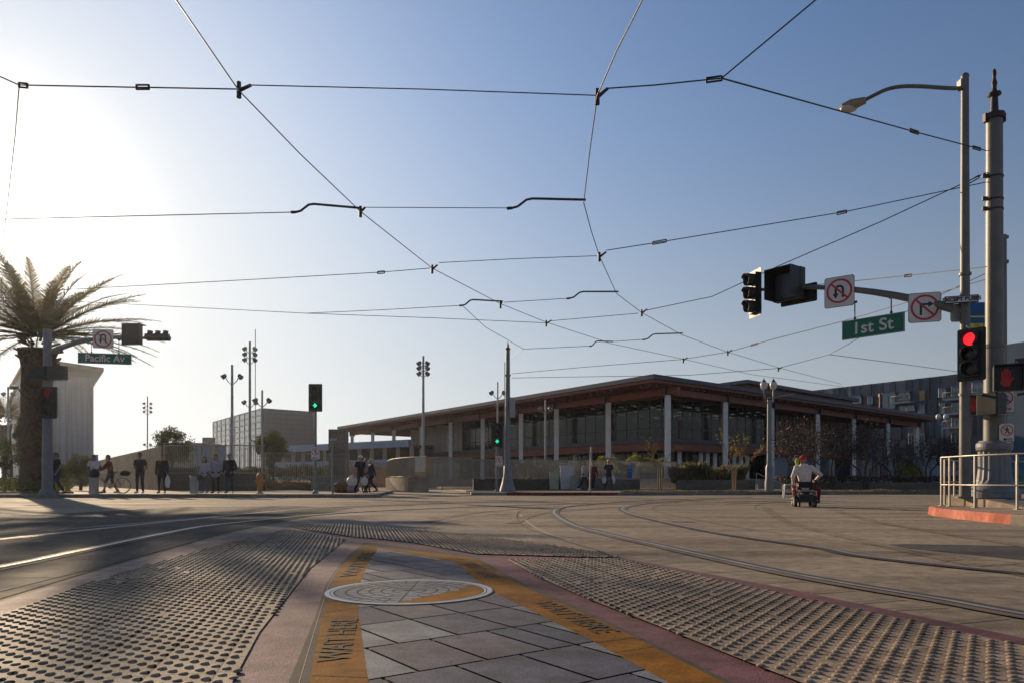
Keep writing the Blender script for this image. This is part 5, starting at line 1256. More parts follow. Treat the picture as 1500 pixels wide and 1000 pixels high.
tree(98,46,2,92,690,14,13,1800,.12,M_green2,'low pale shrub tree just right of the big palm trunk',35,'small_tree')
tree(4,46,3,6,670,14,26,2600,.15,M_green,'dark green shrub tree at the left edge below the far palm',36,'small_tree')
# dark twiggy street trees on the right
for k,(px,Y,cpx,cy,rx,rz,n) in enumerate(((1172,45,1168,646,36,30,2600),(1219,46,1222,645,36,30,2600),(1268,46,1272,648,40,30,2800),(1357,50,1352,662,32,24,1800),(1392,50,1394,660,30,25,1900),(1312,52,1310,664,22,20,900))):
    rd = random.Random(60+k); lab = ('dark leafy tree partly hidden behind the scooter rider','dark leafy tree just right of the scooter rider','widest dark leafy tree right of the scooter rider','spreading dark twiggy tree in front of the apartment block','dark tree behind the railing and signal pole','sparse low tree between the two dark groups')[k]
    p = Vector((XX(px,Y),Y,.15)); t = thing('street_tree', lab, 'tree', p, 0, 'dark street trees before the library'); c = P(cpx,cy,Y); rx_, rz_ = rx*Y/F, rz*Y/F
    b = MB(); out = []
    for j in range(3): b.tube([p+Vector((.05*j,0,0)),p+Vector((.2*(j-1),0,.6)),p+Vector((.45*(j-1),.1*j,1.3))],[.08,.06,.05],6); branches(b, p+Vector((.45*(j-1),.1*j,1.3)), Vector(((j-1)*.9,rd.uniform(-.5,.5),.8)), 1.0, .05, 4, rd, out, .75, .10, (3,3), 4)
    b.build('trunk', mat('dark_bark',(.05,.038,.03),.9) if k == 0 else bpy.data.materials['dark_bark'], t)
    b = MB(); crown(b, c, (rx_,rx_*.8,rz_), n, .115, rd, 60, .33, .2); b.build('crown', M_dead, t)
# bare trees with a few yellow leaves
for k,(px,Y,h,L,lab,yl) in enumerate(((1076,40,1.2,.95,'young tree with sparse yellow leaves and bent bare branches before the library',420),(967,40,1.3,.80,'leafless young tree beside the corrugated fence panels',40))):
    rd = random.Random(84+k); p = Vector((XX(px,Y),Y,.15)); t = thing('bare_tree', lab, 'tree', p); b = MB(); out = []
    for j in range(3): 
        q = p+Vector((.09*(j-1),.03*j,0)); e = q+Vector((.03*(j-1),0,h)); b.tube([q,e],[.04,.03],6); branches(b, e, Vector((rd.uniform(-.9,.9)+(j-1)*.6,rd.uniform(-.5,.5),.8)), L, .026, 3, rd, out, .75, .12, (2,3), 4)
    b.build('trunk', mat('tan_bark',(.20,.13,.06),.8,0,.2,8) if k == 0 else bpy.data.materials['tan_bark'], t)
    b = MB(); vs = []; fs = []
    for i in range(yl): leafquad(b, rd.choice(out)+rvec(rd)*.10, rd.uniform(.06,.11), rd, .6, vs, fs)
    b.add(vs, fs); b.build('leaves', M_yleaf, t)
def hedge(name, label, pts, z0, z1, w, n, sz, m, seed, cat='hedge', stuff=False):
    rd = random.Random(seed); t = None; b = MB(); vs = []; fs = []; tot = [(pts[i+1]-pts[i]).length for i in range(len(pts)-1)]
    for i in range(n):
        k = rd.choices(range(len(tot)), tot)[0]; q = pts[k].lerp(pts[k+1], rd.random()); hh = .82+.3*noise.noise(Vector((q.x*1.3,q.y,seed)))
        leafquad(b, Vector((q.x+rd.uniform(-.05,.05), q.y+rd.uniform(-w/2,w/2), z0+(z1-z0)*hh*rd.random()**.6)), sz*rd.uniform(.6,1.4), rd, .5, vs, fs)
    b.add(vs, fs); o = b.build(name, m); tag(o, label, cat); 
    if stuff: o['kind'] = 'stuff'
    return o
def blades(name, label, pts, z0, h, w, n, m, seed, bw=.012):
    rd = random.Random(seed); b = MB(); vs = []; fs = []; tot = [(pts[i+1]-pts[i]).length for i in range(len(pts)-1)]
    for i in range(n):
        k = rd.choices(range(len(tot)), tot)[0]; q = pts[k].lerp(pts[k+1], rd.random())+Vector((0,rd.uniform(-w/2,w/2),z0)); hh = h*rd.uniform(.5,1.1)*(.75+.5*noise.noise(Vector((q.x*.9,q.y*.9,seed))))
        a = rd.uniform(0,6.28); d = Vector((math.cos(a),math.sin(a),0)); s_ = Vector((-d.y,d.x,0))*bw; n0 = len(vs); ln = rd.uniform(.1,.6)*hh
        vs += [q-s_,q+s_,q+d*ln*.35+Vector((0,0,hh*.7))+s_*.7,q+d*ln+Vector((0,0,hh))]; fs.append((n0,n0+1,n0+2,n0+3))
    b.add(vs, fs); o = b.build(name, m); tag(o, label, 'grass', None, 'stuff'); return o
hedge('hedge','grey green hedge behind the mesh fence above the utility cabinets',[V(745,47.6),V(878,48.2)],.6,2.25,1.0,5200,.13,M_green2,3)
hedge('hedge','bright yellow-green hedge top behind the small blue notice',[V(876,48.0),V(970,48.5)],1.2,2.45,1.0,5200,.12,leafmat('yellow_green_leaf',(.10,.12,.02),(.30,.30,.04),2),4)
hedge('hedge','olive shrubs behind the picket fence and the three standing people',[V(242,46),V(388,47)],.7,1.75,1.4,5200,.14,M_green2,5)
hedge('hedge','sparse olive shrubs on the bank left of the slim signal pole',[V(390,50),V(478,51)],.6,2.0,1.6,3200,.13,M_green2,6)
hedge('hedge','reddish brown shrubs glimpsed beyond the walking group',[V(540,58),V(574,60)],.4,2.0,1.5,1400,.16,leafmat('brown_leaf',(.12,.07,.03),(.26,.17,.07),1.5),7)
hedge('hedge','clipped dark hedge in front of the glass tower',[V(82,60),V(140,62)],.2,2.0,1.5,3600,.16,M_green2,8)
hedge('shrub','yellow green round shrub under the right end of the library roof',[V(1312,60),V(1345,60)],.5,2.6,1.6,2400,.14,bpy.data.materials['yellow_green_leaf'],9,'shrub')
hedge('hedge','dark hedge beneath the street trees on the right',[V(1140,48),V(1420,49)],.5,1.15,1.2,5200,.12,M_dead,10)
blades('ornamental_grass','tall dry ornamental grasses above the dark planter wall',[V(985,46.3),V(1085,46.5)],.6,1.2,1.2,5200,M_grass,11,.014)
blades('verge_weeds','thin dry weeds and leaf litter along the far kerb',[V(910,36.4),V(1100,38),V(1240,39),V(1400,39)],.15,.16,.5,3600,M_grass,12,.012)
blades('bank_grass','short golden grass on the bank behind the picket fence',[V(390,46),V(478,46.8)],.3,.45,3,5200,leafmat('golden_grass',(.16,.09,.03),(.30,.19,.07),1.5),13,.016)
# planted bed round the palm
g = MB(); bed = [V(-260,32.4),V(75,32.4),V(108,33.0),V(104,36),V(84,45),V(40,52),V(-150,55),V(-300,40)]
g.prism([(p.x,p.y) for p in bed], .1, .22); struct('planting_bed', g, M_earth)
rd = random.Random(44); b = MB(); vs = []; fs = []; bp_ = [(p.x,p.y) for p in bed]
while len(fs) < 15000:
    x, y = rd.uniform(-38,-16), rd.uniform(32.5,50)
    if not inside((x,y),bp_): continue
    hh = (.22+.32*(noise.noise(Vector((x*.7,y*.7,2)))+.4))*min(1,(y-32.2)/2.0)*(1.0 if x > -21 else 1.5); leafquad(b, Vector((x,y,.2+max(.05,hh)*rd.random()**.5)), rd.uniform(.07,.16), rd, .55, vs, fs)
b.add(vs, fs); o = b.build('ground_cover', M_cover); tag(o, 'low green ground cover round the big palm', 'ground cover', None, 'stuff')
# distant campus lawn behind
# ---------------------------------------------------------------- people
SKIN = [(.30,.17,.11),(.16,.085,.055),(.42,.26,.18)]
_mc = {}
def cmat(c, rough=.85):
    k = tuple(round(x,3) for x in c)
    if k not in _mc: _mc[k] = mat('cloth', c, rough, 0, .18, 14, .15, 60)
    return _mc[k]
_ms = [mat('skin', s, .55, 0, .08, 12) for s in SKIN]
M_hair = [mat('hair_dark',(.018,.012,.01),.7,0,.3,40), mat('hair_brown',(.14,.06,.025),.7,0,.3,40), mat('hair_white',(.5,.47,.44),.7)]
M_eye = mat('eye', (.02,.015,.01), .3); M_lip = mat('lip', (.22,.08,.06), .6)
def soup(prims, M, vox):
    """union of tapered capsules, remeshed to one continuous skin"""
    mb = MB(M)
    for p0, r0, p1, r1, z in prims:
        p0, p1 = Vector(p0), Vector(p1); mb.ball(p0, r0, 12, 8); mb.ball(p1, r1, 12, 8)
        if (p1-p0).length > 1e-4: mb.cyl(p0, p1, r0, r1, 12)
    me = bpy.data.meshes.new('soup'); me.from_pydata([tuple(v) for v in mb.v], [], mb.f); o = bpy.data.objects.new('soup', me); C.objects.link(o)
    md = o.modifiers.new('r','REMESH'); md.mode = 'VOXEL'; md.voxel_size = vox; md.use_smooth_shade = True
    sm = o.modifiers.new('s','SMOOTH'); sm.factor = .5; sm.iterations = 2
    dg = bpy.context.evaluated_depsgraph_get(); dg.update(); out = bpy.data.meshes.new_from_object(o.evaluated_get(dg)); bpy.data.objects.remove(o); bpy.data.meshes.remove(me); return out
def person(label, loc, rot, h=1.7, shirt=(.1,.1,.1), pants=(.03,.04,.07), shoes=(.02,.02,.02), skin=0, hair=0, sleeve='long', legs='long', pose=None, hat=None, hairlen=0, female=False, bag=None, grp=None, hood=False, jacket=False):
    """local space: facing -Y, x to the figure's left, metres for a 1.75 m figure"""
    k = h/1.75; J = dict(hip=(0,0,.93), chest=(0,0,1.30), neck=(0,.0,1.47), head=(0,-.02,1.63),
        shL=(.185,0,1.42), elL=(.235,.02,1.14), haL=(.24,-.04,.88), shR=(-.185,0,1.42), elR=(-.235,.02,1.14), haR=(-.24,-.04,.88),
        hpL=(.095,0,.92), knL=(.11,-.02,.50), ftL=(.12,.02,.09), hpR=(-.095,0,.92), knR=(-.11,-.02,.50), ftR=(-.12,.02,.09), toL=None, toR=None)
    if female: J.update(shL=(.165,0,1.41), shR=(-.165,0,1.41))
    if pose: J.update(pose)
    J = {a:(Vector(b) if b is not None else None) for a,b in J.items()}
    for s in 'LR':
        if J['to'+s] is None: J['to'+s] = J['ft'+s]+Vector((.03 if s == 'L' else -.03,-.17,-.045))
    hip, ch, ne, he = J['hip'], J['chest'], J['neck'], J['head']; pr = []
    sc = 1.14 if jacket else 1.0
    wz = 'shirt'
    pr += [(hip+Vector((.07,0,.02)),.115,hip+Vector((-.07,0,.02)),.115,'pants'),(hip+Vector((0,-.01,.12)),.125*sc,ch+Vector((0,-.01,0)),.135*sc,wz),
           (hip+Vector((.055,0,.13)),.10*sc,ch+Vector((.075,0,.0)),.115*sc,wz),(hip+Vector((-.055,0,.13)),.10*sc,ch+Vector((-.075,0,.0)),.115*sc,wz),
           (J['shL'],.07*sc,J['shR'],.07*sc,wz),(ch+Vector((0,0,.05)),.12,ne-Vector((0,0,.06)),.075,wz),(ne-Vector((0,0,.05)),.052,he-Vector((0,-.01,.04)),.052,'skin')]
    pr += [(hip+Vector((.06,0,-.02 if not jacket else -.08)),.125*sc,hip+Vector((-.06,0,-.02 if not jacket else -.08)),.125*sc,wz)]
    # head: cranium, face, jaw, nose, ears
    pr += [(he+Vector((0,.015,.035)),.088,he+Vector((0,-.005,.045)),.086,'skin'),(he+Vector((0,-.03,-.04)),.062,he+Vector((0,-.045,-.075)),.042,'skin'),
           (he+Vector((0,-.088,.01)),.012,he+Vector((0,-.108,-.022)),.015,'skin'),(he+Vector((.088,.01,.0)),.012,he+Vector((.088,.012,.03)),.018,'skin'),(he+Vector((-.088,.01,.0)),.012,he+Vector((-.088,.012,.03)),.018,'skin')]
    if hood: pr += [(ne+Vector((.05,.07,-.0)),.075,ne+Vector((-.05,.07,-.0)),.075,wz)]
    for s in 'LR':
        sh, el, ha = J['sh'+s], J['el'+s], J['ha'+s]; sl = wz if sleeve == 'long' else 'skin'
        pr += [(sh,.066*sc,el,.052*sc,wz if sleeve != 'none' else 'skin')] if sleeve == 'long' else [(sh,.068,sh.lerp(el,.55),.064,wz),(sh.lerp(el,.5),.048,el,.043,'skin')]
        pr += [(el,.050 if sl == wz else .041,ha,.036 if sl == wz else .026,sl)]
        d = (ha-el).normalized(); side = d.cross(Vector((0,1,0))); side = side.normalized() if side.length > .1 else Vector((1,0,0)); nn = d.cross(side).normalized()
        pr += [(ha,.024,ha+d*.07,.036,'skin')]
        for q,(o,l_) in enumerate(((-.030,.070),(-.010,.082),(.010,.077),(.030,.060))):      # four curled fingers
            b0 = ha+d*.085+side*0+nn*o; m1 = b0+d*l_*.55+side*.008; pr += [(b0,.0125,m1,.0115,'skin'),(m1,.0115,m1+d*l_*.4+side*.022,.010,'skin')]
        tb = ha+d*.03-nn*.036; pr += [(tb,.014,tb+d*.035-nn*.022,.012,'skin')]
        hp, kn, ft, to = J['hp'+s], J['kn'+s], J['ft'+s], J['to'+s]; lz = 'pants' if legs == 'long' else 'skin'
        pr += [(hp,.098,kn,.066,'pants')]; pr += [(kn,.064 if lz == 'pants' else .052,ft+Vector((0,0,.04)),.050 if lz == 'pants' else .038,lz),(kn.lerp(ft,.3),.060 if lz == 'pants' else .054,ft.lerp(kn,.5),.055 if lz == 'pants' else .048,lz)]
        pr += [(ft+Vector((0,.02,-.025)),.048,to,.040,'shoe'),(ft+Vector((0,0,.0)),.046,ft+Vector((0,0,.04)),.045,'shoe')]
    t = thing('person', label, 'person', loc, rot, grp)
    M = ROOT[t.name] @ Matrix.Scale(k,4)
    me = soup(pr, Matrix.Scale(k,4), .0125*k)
    zones = ['shirt','pants','shoe','skin']; ms = [cmat(shirt),cmat(pants),cmat(shoes,.5),_ms[skin]]
    co = np.empty(len(me.vertices)*3); me.vertices.foreach_get('co', co); co = co.reshape(-1,3)/k
    best = np.full(len(co), 1e9); zi = np.zeros(len(co), int)
    for p0, r0, p1, r1, z in pr:
        a = np.array(p0); ab = np.array(p1)-a; L2 = max(1e-9, float(ab@ab)); tt = np.clip((co-a)@ab/L2, 0, 1)
        dd = np.linalg.norm(co-(a+tt[:,None]*ab), axis=1)-(r0+(r1-r0)*tt); m_ = dd < best; best[m_] = dd[m_]; zi[m_] = zones.index(z)
    lp_ = np.empty(len(me.loops), int); me.loops.foreach_get('vertex_index', lp_)
    st_ = np.empty(len(me.polygons), int); me.polygons.foreach_get('loop_start', st_)
    me.materials.clear(); [me.materials.append(m) for m in ms]; me.polygons.foreach_set('material_index', zi[lp_[st_]].astype(np.int32)); me.polygons.foreach_set('use_smooth', [True]*len(me.polygons)); me.update()
    o = bpy.data.objects.new('body', me); C.objects.link(o); o.parent = t
    b = MB(Matrix.Scale(k,4))
    for s in (-1,1): b.ball(he+Vector((s*.032,-.082,.022)), (.013,.010,.008), 8, 6)
    b.build('eyes', M_eye, t, local=True)
    b = MB(Matrix.Scale(k,4)); b.ball(he+Vector((0,-.085,-.058)), (.024,.010,.007), 8, 6); b.build('mouth', M_lip, t, local=True)
    if hair is not None:
        hp_ = [(he+Vector((0,.035,.065)),.084,he+Vector((0,.0,.075)),.084,'h'),(he+Vector((0,.05,.0)),.075,he+Vector((0,.04,.05)),.085,'h')]
        if hairlen: 
            for s in (-1,0,1): hp_ += [(he+Vector((s*.06,.055-.03*abs(s),.0)),.055,he+Vector((s*.095,.06-.06*abs(s),-hairlen)),.035,'h')]
        hm = soup(hp_, Matrix.Scale(k,4), .016*k); hm.materials.clear(); hm.materials.append(M_hair[hair]); ho = bpy.data.objects.new('hair', hm); C.objects.link(ho); ho.parent = t
    if hat:
        b = MB(Matrix.Scale(k,4)); b.ball(he+Vector((0,.01,.085)), (.104,.112,.075), 16, 8); b.cyl(he+Vector((0,-.09,.075)),he+Vector((0,-.17,.062)),.07,.05,12); b.build('cap', cmat(hat), t, local=True)
    return t, k, J
def sackbag(label, loc, w, hh, m, seed, name='bag', cat='bag', dep=None, sub=None):
    rd = random.Random(seed); t = thing(name, label, cat, loc); b = MB(); vs = []; n, m_ = 16, 9; c = Vector(loc)
    for j in range(m_+1):
        f = j/m_; r = math.sin(math.pi*min(.97,.12+f*.83))**.55
        for i in range(n):
            a = 2*math.pi*i/n; q = 1+.13*noise.noise(Vector((math.cos(a)*1.5,math.sin(a)*1.5,f*3+seed))); vs.append(c+Vector((w/2*r*q*math.cos(a),(dep or w*.6)/2*r*q*math.sin(a),f*hh)))
    b.add(vs,[(j*n+i,j*n+(i+1)%n,(j+1)*n+(i+1)%n,(j+1)*n+i) for j in range(m_) for i in range(n)],0,True); b.add(vs,[tuple(range(n-1,-1,-1)),tuple(range(m_*n,m_*n+n))]); b.build('sack', m, t)
    b = MB(); 
    for s in (-1,1): b.tube([c+Vector((s*w*.12,0,hh*.95)),c+Vector((s*w*.07,0,hh*1.12)),c+Vector((0,0,hh*1.18))],.008,4)
    b.build('handle', m, t); return t
M_plas = mat('white_plastic', (.55,.52,.50), .5, 0, .08, 12)
def pos(px, Y, z=.155): return (XX(px,Y), Y, z)
# left group
person('man in dark tee and jeans striding beside the left signal pole', pos(82,32.4), R(-25), 1.78, (.035,.04,.04),(.035,.05,.08),(.015,.015,.015),0,0,'short',pose=dict(hpL=(.11,0,.92),knL=(.27,-.12,.54),ftL=(.34,.10,.09),hpR=(-.10,0,.92),knR=(-.17,-.04,.50),ftR=(-.17,.02,.09),haL=(.24,-.14,.92),elL=(.25,.03,1.16),hip=(.02,0,.94),head=(.01,-.02,1.62)))
person('man in white tee leaning behind the low grey kerb box', pos(138,32.95), R(4), 1.72, (.55,.50,.52),(.03,.03,.035),(.02,.02,.02),1,0,'short',pose=dict(elL=(.30,-.02,1.18),haL=(.16,-.22,.98),elR=(-.30,-.02,1.18),haR=(-.16,-.22,.98),head=(0,-.05,1.60)))
sackbag('black bag standing on the low grey box in front of the white shirt man', (XX(138,32.2),32.2,.865), .44,.36, cmat((.012,.012,.014)), 3, 'backpack','backpack', .28)
person('man in maroon top straddling the bicycle', pos(162,33.1), R(-78), 1.72, (.13,.015,.022),(.02,.02,.025),(.015,.015,.015),0,0,'long','short',pose=dict(haR=(-.20,-.48,1.05),elR=(-.22,-.24,1.18),haL=(.20,-.48,1.05),elL=(.22,-.24,1.18),chest=(0,-.05,1.28),neck=(0,-.08,1.46),head=(0,-.12,1.61),shL=(.185,-.06,1.40),shR=(-.185,-.06,1.40),knL=(.17,-.16,.52),ftL=(.19,-.20,.09),knR=(-.17,.02,.50),ftR=(-.20,.26,.10)))
person('man in dark brown tee with hands behind his back right of the bicycle', pos(205,32.6), R(6), 1.78, (.03,.022,.022),(.012,.012,.016),(.30,.28,.27),1,0,'short',pose=dict(haL=(.10,.14,.95),elL=(.26,.08,1.14),haR=(-.10,.14,.95),elR=(-.26,.08,1.14)))
person('person in black sweater and cropped trousers holding a pale bag', pos(237,32.7), R(10), 1.72, (.012,.012,.014),(.012,.012,.014),(.015,.015,.015),0,1,'long','long',jacket=True,pose=dict(haL=(.27,-.04,.86)))
sackbag('pale pink plastic bag hanging from the hand of the black sweater person', (XX(245.5,32.6),32.6,.42), .24,.52, M_plas, 5)
person('long-haired woman in pale top and jeans by the low kerb box', pos(300,32.8), R(-8), 1.62, (.40,.36,.40),(.05,.07,.11),(.25,.22,.20),0,0,'long',female=True,hairlen=.34,pose=dict(haL=(.10,-.20,.98),elL=(.22,-.03,1.14),haR=(-.20,-.12,.92)))
sackbag('small black handbag held low by the long-haired woman', (XX(292.5,32.6),32.6,.74), .26,.24, cmat((.012,.012,.014)), 8, 'handbag','handbag')
person('curly-haired person in grey hoodie and black trousers in the middle of three', pos(316,32.7), R(6), 1.70, (.30,.28,.30),(.012,.012,.014),(.02,.02,.02),0,1,'long',hood=True,jacket=True,pose=dict(haL=(.12,-.16,1.0),elL=(.26,-.0,1.16),haR=(-.18,-.16,.96)))
person('man in black jacket and blue jeans nearest the fire hydrant', pos(336,32.7), R(12), 1.74, (.012,.013,.015),(.03,.05,.085),(.015,.015,.015),0,None,'long',jacket=True,hat=(.20,.15,.10),pose=dict(haL=(.14,-.14,.98),elL=(.29,.0,1.14),haR=(-.24,-.08,.95)))
# bicycle ridden by the maroon man
def bicycle(label, c, ang, R_=.34, wb=1.12):
    t = thing('bicycle', label, 'bicycle', c, ang); M = ROOT[t.name]
    for s,nm in ((-1,'front'),(1,'rear')):
        x = s*wb/2; b = MB(M); k = 28; b.tube([(x+R_*math.cos(2*math.pi*i/k),0,R_+R_*math.sin(2*math.pi*i/k)) for i in range(k)],.020,6,0,True); w_ = b.build('wheel', M_black, t)
        b = MB(M); b.tube([(x+(R_-.03)*math.cos(2*math.pi*i/k),0,R_+(R_-.03)*math.sin(2*math.pi*i/k)) for i in range(k)],.009,5,0,True)
        for i in range(16): a = 2*math.pi*i/16; b.tube([(x,.02*(-1)**i,R_),(x+(R_-.03)*math.cos(a),0,R_+(R_-.03)*math.sin(a))],.0022,3)
        b.cyl((x,-.04,R_),(x,.04,R_),.025,.025,8); b.build('rim', M_galv, w_)
    b = MB(M); hd = Vector((-wb/2+.16,0,.80)); bb = Vector((.02,0,.30)); se = Vector((.20,0,.86)); re = Vector((wb/2,0,R_))
    for a_,c_ in ((hd,bb),(hd+Vector((-.02,0,.06)),se-Vector((.01,0,.06))),(bb,se+Vector((.02,0,.08))),(bb,re),(se-Vector((.02,0,.1)),re)): b.tube([a_,c_],.017,6)
    b.tube([hd+Vector((-.02,0,.14)),Vector((-wb/2+.06,0,.62)),Vector((-wb/2,0,R_))],.015,6); b.build('frame', cmat((.03,.035,.05),.4), t)
    b = MB(M); q = hd+Vector((-.02,0,.18)); b.tube([q+Vector((.08,-.28,.03)),q+Vector((-.02,-.2,.03)),q,q+Vector((-.02,.2,.03)),q+Vector((.08,.28,.03))],.014,6); b.build('handlebar', M_black, t)
    b = MB(M); b.ball(se+Vector((.04,0,.10)),(.14,.07,.035),10,6); b.build('saddle', M_black, t)
    b = MB(M); b.cyl(bb+Vector((0,-.05,0)),bb+Vector((0,-.04,0)),.09,.09,14); b.tube([bb+Vector((0,-.08,0)),bb+Vector((.10,-.08,-.13))],.012,5); b.tube([bb+Vector((0,.08,0)),bb+Vector((-.10,.08,.13))],.012,5); b.build('crank', M_galv, t)
    b = MB(M); b.box((wb/2+.02,0,.78),(.42,.14,.02)); b.tube([(wb/2+.15,0,.77),(wb/2,0,R_)],.008,4); b.build('rear_rack', M_black, t); return t
bicycle('dark bicycle with loaded rear rack straddled by the maroon top man', (XX(161,33.15),33.15,.155), R(3))
sackbag('black bag strapped on the bicycle rear rack', (XX(183,33.2),33.2,.95), .50,.22, cmat((.014,.014,.015)), 9, 'pannier_bag','bag', .3)
# walkers by the pillar
W = dict(hpL=(.08,0,.92),knL=(.10,-.20,.52),ftL=(.10,-.28,.10),hpR=(-.08,0,.92),knR=(-.10,.06,.50),ftR=(-.10,.36,.13),haL=(.24,.16,.90),elL=(.24,.08,1.14),haR=(-.24,-.24,.92),elR=(-.24,-.02,1.14))
person('man in white cap and black top walking with a pale sack by the pillar', pos(528,34.4), R(38), 1.72, (.015,.017,.022),(.02,.022,.028),(.02,.02,.02),0,None,'short',pose=dict(W,haR=(-.38,-.1,.86),elR=(-.30,0,1.12)),hat=(.6,.57,.54))
person('person in pink grey top half hidden between the two walking men', pos(536,35.0), R(25), 1.62, (.30,.22,.24),(.16,.05,.05),(.2,.05,.04),0,1,'long',pose=W,female=True)
person('person in navy jacket and black trousers walking at the right of the pillar group', pos(543.5,34.4), R(-60), 1.58, (.018,.022,.04),(.012,.012,.014),(.20,.05,.03),0,2,'long',jacket=True,pose=W)
sackbag('round pale sack carried left of the white cap man', (XX(516,34.3),34.3,.50), .52,.42, M_plas, 12, dep=.4)
sackbag('white plastic bag between the white cap man and the navy jacket person', (XX(534,34.2),34.2,.50), .34,.40, M_plas, 13)
sackbag('brown blanket heap on the footway left of the walking group', (XX(501,35),35,.155), 1.0,.50, mat('brown_blanket',(.15,.075,.03),.9,0,.4,7), 14, 'blanket_heap','blanket',.6)
sackbag('grey bundle of bags lying between the brown heap and the walkers', (XX(517,34.8),34.8,.155), .62,.40, mat('grey_bundle',(.22,.21,.25),.85,0,.35,9), 15, 'bundle','bundle',.5)
# right group
person('woman in light jacket and black trousers walking right of the grey cabinet', pos(855,42.6), R(65), 1.66, (.32,.32,.38),(.012,.012,.014),(.55,.53,.5),2,1,'long',female=True,pose=dict(W,haR=(-.10,-.28,1.26),elR=(-.24,-.12,1.14)))
person('person in dark red top and navy backpack behind the leaning post', pos(868.5,42.8), R(-20), 1.64, (.12,.02,.03),(.015,.015,.02),(.2,.06,.05),0,1,'long',jacket=True,pose=W)
person('grey-haired man in black tee with bags in both hands under the hedge', pos(891.5,42.2), R(15), 1.76, (.015,.016,.018),(.045,.05,.055),(.02,.02,.02),0,2,'short',pose=dict(W,haR=(-.32,-.08,.88),elR=(-.28,0,1.14),haL=(.32,-.02,.88),elL=(.28,0,1.14)))
sackbag('white bag in the left side hand of the grey-haired man', (XX(885,42.1),42.1,.58), .26,.42, M_plas, 16)
sackbag('white bag in the right side hand of the grey-haired man', (XX(898,42.1),42.1,.55), .26,.46, M_plas, 17)
# scooter rider seen from behind
YR = 20.2; rp_ = Vector((XX(1178,YR),YR,.002)); ra = R(168)
t = thing('mobility_scooter', 'black powered wheelchair ridden away across the road', 'wheelchair', rp_, ra); M = ROOT[t.name]
for (x,y,r_,w_) in ((.24,.10,.16,.10),(-.24,.10,.16,.10),(.22,-.42,.10,.07),(-.22,-.42,.10,.07),(.2,.42,.08,.05),(-.2,.42,.08,.05)):
    b = MB(M); b.cyl((x-w_/2,y,r_),(x+w_/2,y,r_),r_,r_,20); wv = b.build('wheel', M_black, t); b = MB(M); b.cyl((x-w_/2-.005,y,r_),(x+w_/2+.005,y,r_),r_*.5,r_*.5,12); b.build('hub', M_galv, wv)
b = MB(M); b.bev((0,.0,.22),(.36,.62,.16),.04); b.bev((0,.22,.34),(.40,.26,.14),.04); b.cyl((0,0,.3),(0,0,.46),.05,.05,10); b.build('base', M_black, t)
b = MB(M); b.bev((0,-.02,.50),(.38,.40,.08),.03); b.build('seat', cmat((.015,.015,.017)), t)
b = MB(M); b.box((0,.22,.60),(.36,.05,.16)); b.build('backrest', cmat((.015,.015,.017)), t)
for s in (-1,1): b = MB(M); b.tube([(s*.26,.18,.50),(s*.27,.16,.70),(s*.27,-.18,.70)],.016,6); b.box((s*.27,-.02,.72),(.06,.28,.03)); b.build('armrest', M_black, t)
b = MB(M); b.box((0,-.46,.13),(.34,.22,.03)); b.build('footplate', M_galv, t)
b = MB(M); b.ball((.12,.34,.36),(.05,.03,.03),8,5); b.ball((-.12,.34,.36),(.05,.03,.03),8,5); b.build('reflector', mat('amber_reflector',(.5,.3,.15),.3), t)
rid = dict(hip=(0,.02,.0), )
P_ = dict(hip=(0,.06,.62),chest=(.02,.10,.98),neck=(.03,.08,1.14),head=(.05,.04,1.28),shL=(.22,.09,1.09),shR=(-.18,.09,1.09),
    elR=(-.44,-.02,.90),haR=(-.36,-.28,.76),elL=(.32,.12,.84),haL=(.30,.06,.62),hpL=(.10,.04,.60),knL=(.20,-.40,.56),ftL=(.20,-.48,.24),hpR=(-.10,.04,.60),knR=(-.42,-.20,.50),ftR=(-.42,-.24,.17))
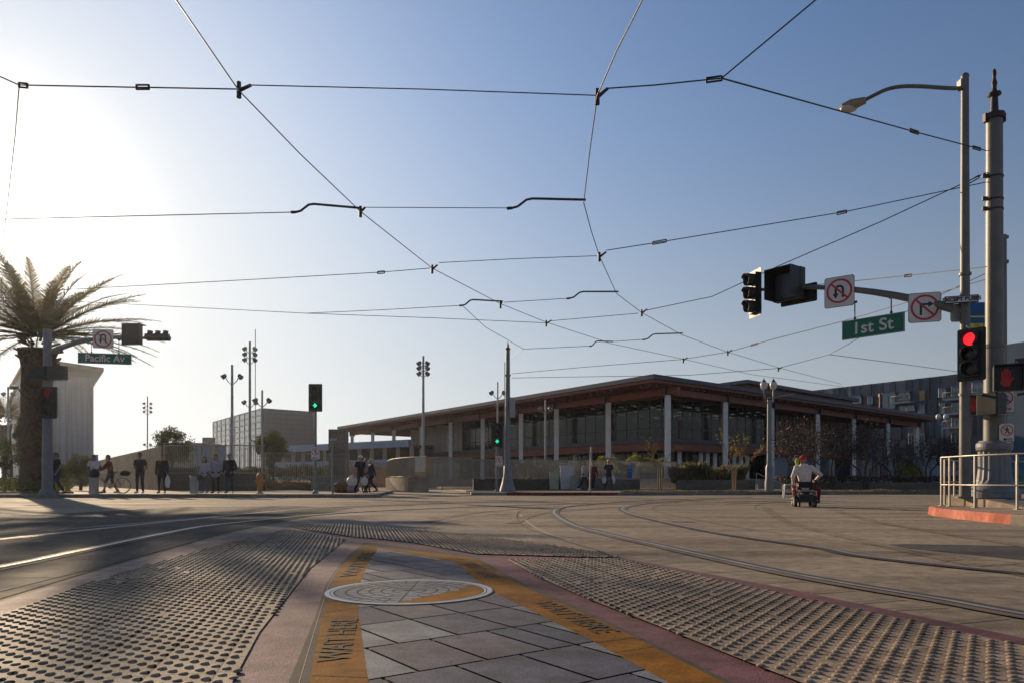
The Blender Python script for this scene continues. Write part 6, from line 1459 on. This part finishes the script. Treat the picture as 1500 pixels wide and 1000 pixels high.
person('rider in cream hoodie, red cap and maroon trousers seen from behind on a powered wheelchair', rp_, ra, 1.70, (.66,.56,.52),(.14,.012,.03),(.05,.04,.025),0,None,'long',pose=P_,hood=True,jacket=True,hat=(.50,.02,.03))
hv = M @ Vector((.22,-.02,1.25)); t2 = thing('flag_scarf', 'lime and navy scarf hanging beside the rider cap', 'scarf', hv); b = MB()
b.tube([M@Vector((.13,-.02,1.36)),M@Vector((.20,-.04,1.36)),M@Vector((.25,-.04,1.29))],[.05,.06,.03],8); b.build('navy_part', cmat((.03,.03,.12)), t2); b = MB(); b.tube([M@Vector((.17,.0,1.33)),M@Vector((.20,.02,1.24)),M@Vector((.19,.03,1.14))],[.045,.055,.03],8); b.build('lime_part', cmat((.45,.60,.02)), t2)
# white plastic stool carried on the left arm
s0 = M @ Vector((.34,.06,.60)); t3 = thing('plastic_stool', 'small white and red plastic stool hanging beside the rider', 'stool', s0)
b = MB(M); b.bev((.40,.02,.60),(.28,.24,.03),.03); b.build('seat', M_plas, t3)
for i,(x,y) in enumerate(((.29,-.08),(.51,-.08),(.29,.12),(.51,.12))):
    b = MB(M); b.tube([(x,y,.59),(x+(.03 if x > .4 else -.03),y*1.2,.24)],[.024,.018],5); b.build('leg', M_plas if x > .4 else cmat((.5,.10,.09)), t3)
b = MB(M); b.tube([(.28,.13,.40),(.52,.13,.40)],.014,5); b.build('brace', M_plas, t3)
# ---------------------------------------------------------------- scattering volume added to imitate lens veil towards the sun
b = MB(); b.box((0,95,9),(640,330,20.4)); hz_o = b.build('glare_haze', None); hz_o['kind'] = 'stuff'; hz_o['label'] = 'thin scattering volume added over the whole junction to imitate lens veil'
hm_ = bpy.data.materials.new('glare_haze'); hm_.use_nodes = True; hn = hm_.node_tree; hn.nodes.remove(hn.nodes['Principled BSDF'])
pv = hn.nodes.new('ShaderNodeVolumePrincipled'); pv.inputs['Color'].default_value = (.86,.92,1,1); pv.inputs['Density'].default_value = .0002; pv.inputs['Anisotropy'].default_value = .75
hn.links.new(pv.outputs[0], hn.nodes['Material Output'].inputs['Volume']); hz_o.data.materials.clear(); hz_o.data.materials.append(hm_)
